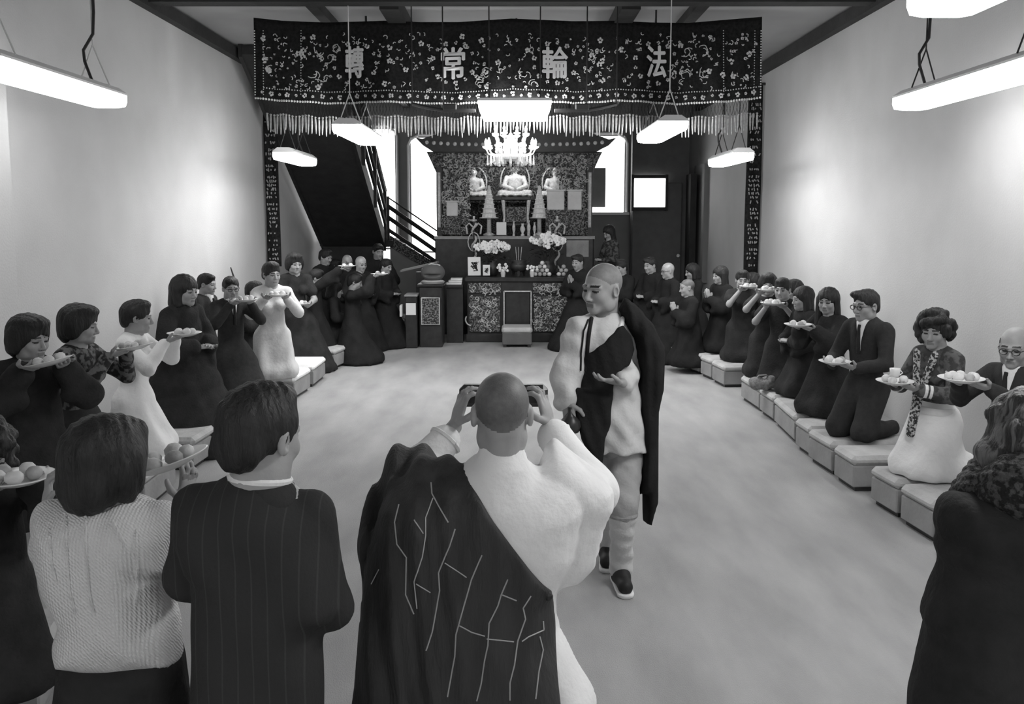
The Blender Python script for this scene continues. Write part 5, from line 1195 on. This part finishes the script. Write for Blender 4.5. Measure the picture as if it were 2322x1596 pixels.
def on_robe(u, v):
    h_ = bvh.ray_cast(CAM, ray(u, v).normalized()); return None if h_[0] is None else h_[0]-o+h_[1]*.0012
M_SEAM = mat('robe_seam', .42, .8)
for ln in ([(436, 590), (440, 640), (480, 710), (520, 780)], [(545, 800), (520, 880), (470, 1000), (475, 1080), (440, 1270), (410, 1365)], [(668, 920), (620, 1030), (585, 1150), (550, 1280), (545, 1380), (505, 1590)],
           [(445, 660), (410, 750), (410, 830), (395, 930), (360, 1040), (375, 1180)], [(785, 1030), (755, 1100), (740, 1150), (700, 1230), (695, 1330), (680, 1400), (665, 1500), (640, 1595)],
           [(890, 1105), (855, 1160), (865, 1210), (830, 1310), (815, 1420), (795, 1500), (795, 1590)], [(945, 1220), (948, 1260), (880, 1290), (845, 1315)], [(500, 955), (610, 1030)], [(760, 1100), (835, 1130)],
           [(565, 1240), (620, 1270), (690, 1290)], [(690, 1300), (830, 1315)], [(360, 760), (405, 830)], [(290, 690), (270, 770), (280, 870), (325, 930), (320, 1100), (365, 1200)], [(370, 1050), (440, 1095)], [(930, 1290), (945, 1350), (925, 1450), (910, 1590)], [(200, 985), (160, 1060)]):
    pp = []
    for i in range(len(ln)-1):
        for k in range(8):
            t = k/8; p = on_robe(760+(ln[i][0]*(1-t)+ln[i+1][0]*t)*.4986, 800+(ln[i][1]*(1-t)+ln[i+1][1]*t)*.4986)
            if p: pp.append(p)
    if len(pp) > 2: MB().tube(pp, .0019, 4).build('seam', M_SEAM, nn)
p = on_robe(1244, 1352) or G(1244, 1352, 2.3); MB().ball(p, (.012, .008, .012)).build('clasp', M_DARK, nn)
cm = thing('camera', 'dark camera held up before the face of the shaven-headed person', 'camera', PY(1142, 896, 2.80)); cm.name = 'photo_camera'
MB().box((0, 0, 0), (.285, .05, .072), bev=.016).build('body', M_DARK, cm); MB().lathe([(.034, .02), (.036, .03), (.034, .08), (.028, .085)], 18).build('lens', M_DARK, cm).rotation_euler = (-math.pi/2, 0, 0)
MB().box((0, 0, .042), (.06, .04, .026), bev=.008).build('viewfinder', M_DARK, cm); MB().box((-.112, -.003, .02), (.02, .052, .012)).build('trim', M_PLATE, cm); MB().box((.118, -.003, .016), (.026, .052, .014)).build('trim', M_PLATE, cm)

# ---------------------------------------------------------------- man in the dark jacket, from behind
Y2 = 2.02
o = Vector((PY(590, 1400, Y2).x, Y2, 0)); mn = thing('person', 'man in a dark jacket with thin white collar seen from behind', 'person', o, 0, 'people standing in the aisle')
G = lambda u, v, y: PY(u, v, y)-o
C2, R2 = G(590, 990, 2.02), rot_head(-28, 8)
J = dict(Hc=C2, R=R2, neck=G(588, 1108, 2.00), chest=G(585, 1220, 2.02), pel=G(585, 1560, 2.03), fwd=(0, 1, 0), nr=.84, sh=[G(450, 1150, 2.02), G(705, 1165, 2.02)], el=[G(425, 1310, 2.06), G(745, 1375, 2.06)], wr=[G(500, 1260, 2.24), G(690, 1330, 2.26)],
         hand=[((.4, .8, .5), (.6, -.2, .7), .4), ((-.5, .8, .3), (-.6, -.2, .7), .4)], hip=[G(545, 1560, 2.03), G(640, 1560, 2.03)])
J['kn'] = [Vector((J['hip'][0].x, .02, .45)), Vector((J['hip'][1].x, .02, .45))]; J['an'] = [Vector((J['hip'][0].x, 0, .08)), Vector((J['hip'][1].x, 0, .08))]; J['toe'] = [Vector((a.x, .15, .04)) for a in J['an']]
build_body(J, mn, .012, .0055, 1.0, None, .92); build_hair(C2, R2, .98, 'short', mn, .006, seed=5)
jk = [(437, 1112), (490, 1094), (532, 1078), (560, 1080), (628, 1098), (690, 1130), (735, 1165), (742, 1200), (756, 1245), (770, 1330), (773, 1370), (756, 1400), (724, 1413), (730, 1500), (731, 1596), (438, 1596), (441, 1310), (425, 1290), (402, 1210), (412, 1135)]
pts = outline(jk, Y2, o); zc_ = .72
pts = pts[:15]+[(pts[14][0], zc_), (pts[15][0], zc_)]+pts[15:]
q = SDF(); q.poly(pts, 0, .125, .11, .03); q.cone(J['sh'][1], J['el'][1], .058, .052, .03); q.cone(J['el'][1], J['wr'][1], .050, .04, .03); q.cone(J['sh'][0], J['el'][0], .055, .05, .03); q.cone(J['el'][0], J['wr'][0], .05, .04, .03)
q.cone(J['neck']+Vector((0, .0, -.07)), J['neck']+Vector((0, .004, -.035)), .100, .078, .04); q.cone(J['neck'], J['neck']+Vector((0, .03, .12)), .046, .060, .006, mode='sub')
q.noise = lambda X, Y, Z: .005*np.sin(X*22+Z*9)*np.sin(Z*18+X*14+2)
M_PIN = mat('pinstripe_suit', .034, .85, .15, 30, .15, 120, spec=.15)
nt = M_PIN.node_tree; b_ = nt.nodes['Principled BSDF']; tc = nt.nodes.new('ShaderNodeTexCoord'); wv = nt.nodes.new('ShaderNodeTexWave'); wv.inputs['Scale'].default_value = 9.0; wv.bands_direction = 'X'
rp_ = nt.nodes.new('ShaderNodeValToRGB'); rp_.color_ramp.elements[0].position = .965; rp_.color_ramp.elements[0].color = (.034, .034, .034, 1); rp_.color_ramp.elements[1].position = .99; rp_.color_ramp.elements[1].color = (.05, .05, .05, 1)
nt.links.new(tc.outputs['Object'], wv.inputs['Vector']); nt.links.new(wv.outputs['Fac'], rp_.inputs['Fac']); nt.links.new(rp_.outputs['Color'], b_.inputs['Base Color'])
q.build('jacket', .011, M_PIN, mn)
q = SDF()
for i in (0, 1): q.cone(J['hip'][i], J['kn'][i], .10, .08, .03); q.cone(J['kn'][i], J['an'][i], .08, .07, .03)
q.build('trousers', .014, M_SUIT, mn)
for a in J['an']: q = SDF(); q.cone((a.x, -.05, .05), (a.x, .16, .045), .05, .045, .02); q.plane((0, 0, .002), (0, 0, -1)); q.build('shoe', .011, M_SHOE, mn)
nk = J['neck']; MB().lathe([(.085, -.060), (.096, -.035), (.088, -.010), (.076, .008), (.072, .014), (.060, .008)], 28, nk+Vector((0, .008, 0)), sy=.88).build('jacket_collar', M_SUIT, mn, True)
MB().tube([nk+Vector((.068*math.cos(a), .060*math.sin(a)+.010, .022-.008*math.sin(a)-.006*math.cos(a))) for a in [k*2*math.pi/24 for k in range(25)]], .008, 6).build('shirt_collar', M_WHITE, mn)

# ---------------------------------------------------------------- woman in the knitted sweater, from behind
Y1 = 2.2
o = Vector((PY(265, 1400, Y1).x, Y1, 0)); wo = thing('person', 'woman in a pale knitted sweater with full dark hair seen from behind', 'person', o, 0, 'people standing in the aisle')
G = lambda u, v, y: PY(u, v, y)-o
C1, R1 = G(243, 1062, 2.22), rot_head(-15, 10)
J = dict(Hc=C1, R=R1, neck=G(243, 1150, 2.20), chest=G(245, 1260, 2.20), pel=G(275, 1520, 2.22), fwd=(0, 1, 0), sh=[G(125, 1180, 2.2), G(360, 1185, 2.2)], el=[G(112, 1270, 2.36), G(378, 1272, 2.30)], wr=[G(104, 1168, 2.46), G(418, 1148, 2.56)],
         hand=[((.05, .2, .95), (.9, .3, 0), .9), ((.10, .25, .95), (-.9, .4, 0), .45)], hip=[G(235, 1530, 2.22), G(320, 1530, 2.22)])
J['kn'] = [Vector((J['hip'][0].x, .02, .42)), Vector((J['hip'][1].x, .02, .42))]; J['an'] = [Vector((J['hip'][0].x, 0, .08)), Vector((J['hip'][1].x, 0, .08))]; J['toe'] = [Vector((a.x, .14, .04)) for a in J['an']]
build_body(J, wo, .012, .0055, .96, None, .9, True); build_hair(C1, R1, .98, 'bouffant', wo, .006, seed=8)
sw = [(100, 1148), (150, 1138), (190, 1122), (240, 1128), (290, 1122), (340, 1140), (385, 1170), (400, 1200), (402, 1285), (380, 1292), (386, 1360), (404, 1430), (410, 1490), (400, 1500), (330, 1506), (220, 1510), (142, 1500), (134, 1440), (146, 1395), (110, 1330), (93, 1260), (88, 1195)]
q = SDF(); q.poly(outline(sw, Y1, o), 0, .135, .12, .03); q.cone(J['sh'][1], J['sh'][1]*.25+J['el'][1]*.75, .058, .056, .03); q.cone(J['sh'][0], J['sh'][0]*.3+J['el'][0]*.7, .056, .054, .03)
q.cone(J['neck']+Vector((0, 0, 0)), J['neck']+Vector((0, .03, .12)), .058, .075, .008, mode='sub')
q.noise = lambda X, Y, Z: .0045*np.sin(Z*42+np.sin(X*14)*2)*np.clip((1.02-Z)*6, 0, 1)+.0022*np.sin(X*75)*np.clip((Z-.9)*4, 0, 1)
kn = mat('knitted_wool', .66, .9, .06, 8)
nt = kn.node_tree; b_ = nt.nodes['Principled BSDF']; tc = nt.nodes.new('ShaderNodeTexCoord')
w1 = nt.nodes.new('ShaderNodeTexWave'); w1.inputs['Scale'].default_value = 38; w1.inputs['Distortion'].default_value = 2; w1.bands_direction = 'X'
w2 = nt.nodes.new('ShaderNodeTexWave'); w2.inputs['Scale'].default_value = 60; w2.inputs['Distortion'].default_value = 4; w2.bands_direction = 'DIAGONAL'
mx = nt.nodes.new('ShaderNodeMath'); mx.operation = 'ADD'; bp = nt.nodes.new('ShaderNodeBump'); bp.inputs['Strength'].default_value = .5; bp.inputs['Distance'].default_value = .006
for w_ in (w1, w2): nt.links.new(tc.outputs['Object'], w_.inputs['Vector'])
nt.links.new(w1.outputs['Fac'], mx.inputs[0]); nt.links.new(w2.outputs['Fac'], mx.inputs[1]); nt.links.new(mx.outputs[0], bp.inputs['Height']); nt.links.new(bp.outputs['Normal'], b_.inputs['Normal'])
q.build('sweater', .010, kn, wo)
# cable ribs of the knit on the back
swo = [c for c in wo.children if c.name.startswith('sweater')][0]
bvs = BVHTree.FromPolygons([Vector(v.co)+o for v in swo.data.vertices], [tuple(p.vertices) for p in swo.data.polygons])
for ln in ([(150, 1170), (152, 1260), (158, 1340), (175, 1400)], [(195, 1165), (196, 1270), (202, 1340), (215, 1400)], [(255, 1180), (282, 1230), (284, 1260)], [(112, 1200), (116, 1270), (130, 1330)], [(310, 1200), (312, 1300), (306, 1380)]):
    pp = []
    for i in range(len(ln)-1):
        for k in range(8):
            t = k/8; h_ = bvs.ray_cast(CAM, ray(ln[i][0]*(1-t)+ln[i+1][0]*t, ln[i][1]*(1-t)+ln[i+1][1]*t).normalized())
            if h_[0]: pp.append(h_[0]-o+h_[1]*.001)
    if len(pp) > 2: MB().tube(pp, .0035, 5).build('cable_rib', kn, wo)
sk = outline([(148, 1455), (398, 1455), (410, 1500), (422, 1596), (128, 1596)], Y1, o); sk = sk[:4]+[(sk[3][0]+.02, .32), (sk[4][0]-.02, .32)]+sk[4:]
q = SDF(); q.poly(sk, .005, .134, .11, .03); q.build('skirt', .014, M_BLACK, wo)
for a in J['an']: q = SDF(); q.cone((a.x, -.04, .05), (a.x, .14, .042), .045, .04, .02); q.plane((0, 0, .002), (0, 0, -1)); q.build('shoe', .011, M_SHOE, wo)
plate(PY(378, 1050, 2.50), 'white plate of egg-shaped fruit beside the dark jacket', (0, -.28), 6, 91)

# ---------------------------------------------------------------- dark figure at the bottom right corner
Y5 = 2.05
o = Vector((PY(2330, 1400, Y5).x, Y5, 0)); dk = thing('person', 'person in a black coat with streaked grey hair seen from behind at the bottom right', 'person', o, 0, 'people standing in the aisle')
G = lambda u, v, y: PY(u, v, y)-o
C5, R5 = G(2335, 1030, 2.12), rot_head(20, 8)
J = dict(Hc=C5, R=R5, neck=G(2335, 1135, 2.08), chest=G(2330, 1260, 2.06), pel=G(2330, 1560, 2.07), fwd=(0, 1, 0), sh=[G(2195, 1185, 2.06), G(2475, 1185, 2.06)], el=[G(2165, 1330, 2.12), G(2500, 1340, 2.12)], wr=[G(2220, 1270, 2.32), G(2420, 1280, 2.32)],
         hand=[((.4, .8, .4), (.6, -.2, .7), .4), ((-.4, .8, .4), (-.6, -.2, .7), .4)], hip=[G(2280, 1560, 2.07), G(2380, 1560, 2.07)])
J['kn'] = [Vector((J['hip'][0].x, .02, .42)), Vector((J['hip'][1].x, .02, .42))]; J['an'] = [Vector((J['hip'][0].x, 0, .08)), Vector((J['hip'][1].x, 0, .08))]
build_body(J, dk, .014, .007, 1.0, None, .92); build_hair(C5, R5, .98, 'wavy', dk, .007, M_GREYHAIR, seed=9)
ct = [(2335, 1130), (2270, 1120), (2225, 1115), (2165, 1118), (2140, 1150), (2130, 1200), (2140, 1228), (2126, 1232), (2132, 1258), (2150, 1290), (2112, 1375), (2100, 1408), (2110, 1436), (2092, 1500), (2075, 1596), (2585, 1596), (2560, 1400), (2540, 1230), (2500, 1140), (2420, 1120)]
pts = outline(ct, Y5, o); pts = pts[:15]+[(pts[14][0], .25), (pts[15][0], .25)]+pts[15:]
q = SDF(); q.poly(pts, 0, .15, .13, .03); q.cone(J['sh'][0], J['el'][0], .058, .052, .03); q.cone(J['el'][0], J['wr'][0], .05, .04, .03); q.cone(J['el'][1], J['wr'][1], .05, .04, .03); q.cone(J['neck'], J['neck']+Vector((0, .03, .14)), .062, .07, .008, mode='sub')
q.noise = lambda X, Y, Z: .006*np.sin(X*20+Z*8)*np.sin(Z*15+X*12+2); q.build('coat', .013, M_BLACK, dk)
q = SDF(); q.cone(G(2215, 1125, 2.10), G(2320, 1105, 2.0), .055, .07, .05); q.cone(G(2320, 1105, 2.0), G(2440, 1125, 2.08), .07, .06, .05); q.cone(G(2200, 1120, 2.16), G(2240, 1060, 2.22), .05, .04, .04)
q.noise = lambda X, Y, Z: .005*np.sin(X*130+Z*60)*np.sin(Z*120+Y*70); q.build('fuzzy_shawl', .007, mat('fuzzy_wool', .02, .9, .3, 60, .8, 120, g2=.09), dk)
for a in J['an']: q = SDF(); q.cone((a.x, -.05, .05), (a.x, .16, .045), .05, .045, .02); q.plane((0, 0, .002), (0, 0, -1)); q.build('shoe', .011, M_SHOE, dk)

# ---------------------------------------------------------------- pieces of a part hang under that part
NEST = {'seam': 'dark_robe', 'clasp': 'dark_robe', 'cable_rib': 'sweater', 'shoe_sole': 'shoe', 'tie': 'shirt', 'cuff': 'blouse', 'belt': 'skirt', 'roof_stud': 'roof', 'lotus_petal': 'lotus_base', 'hoop': 'coiled_dragon', 'finial': 'tiered_shade', 'panel_border': 'carved_panel',
        'niche_frame': 'niche_panel', 'strap_cord': 'strap', 'knee_tie': 'leg_wrap', 'character': 'cloth', 'bead_border': 'cloth', 'embroidered_flowers': 'cloth', 'embroidered_scrolls': 'cloth', 'embroidered_marks': 'cloth', 'incense_stick': 'bowl', 'ink_figure': 'sheet', 'viewfinder': 'body', 'trim': 'body', 'junction_box': 'bar'}
for rt in [q for q in bpy.data.objects if q.parent is None and q.type == 'EMPTY']:
    kids = list(rt.children); bn_ = {}
    for k in kids: bn_.setdefault(k.name.split('.')[0], []).append(k)
    cnt_ = {}
    for k in kids:
        nm = k.name.split('.')[0]
        if nm in NEST and NEST[nm] in bn_:
            ps = bn_[NEST[nm]]; i = cnt_.get(nm, 0); cnt_[nm] = i+1
            p = ps[i % len(ps)] if len(ps) > 1 else ps[0]
            if tuple(p.location) == (0, 0, 0) and tuple(p.rotation_euler) == (0, 0, 0): k.parent = p
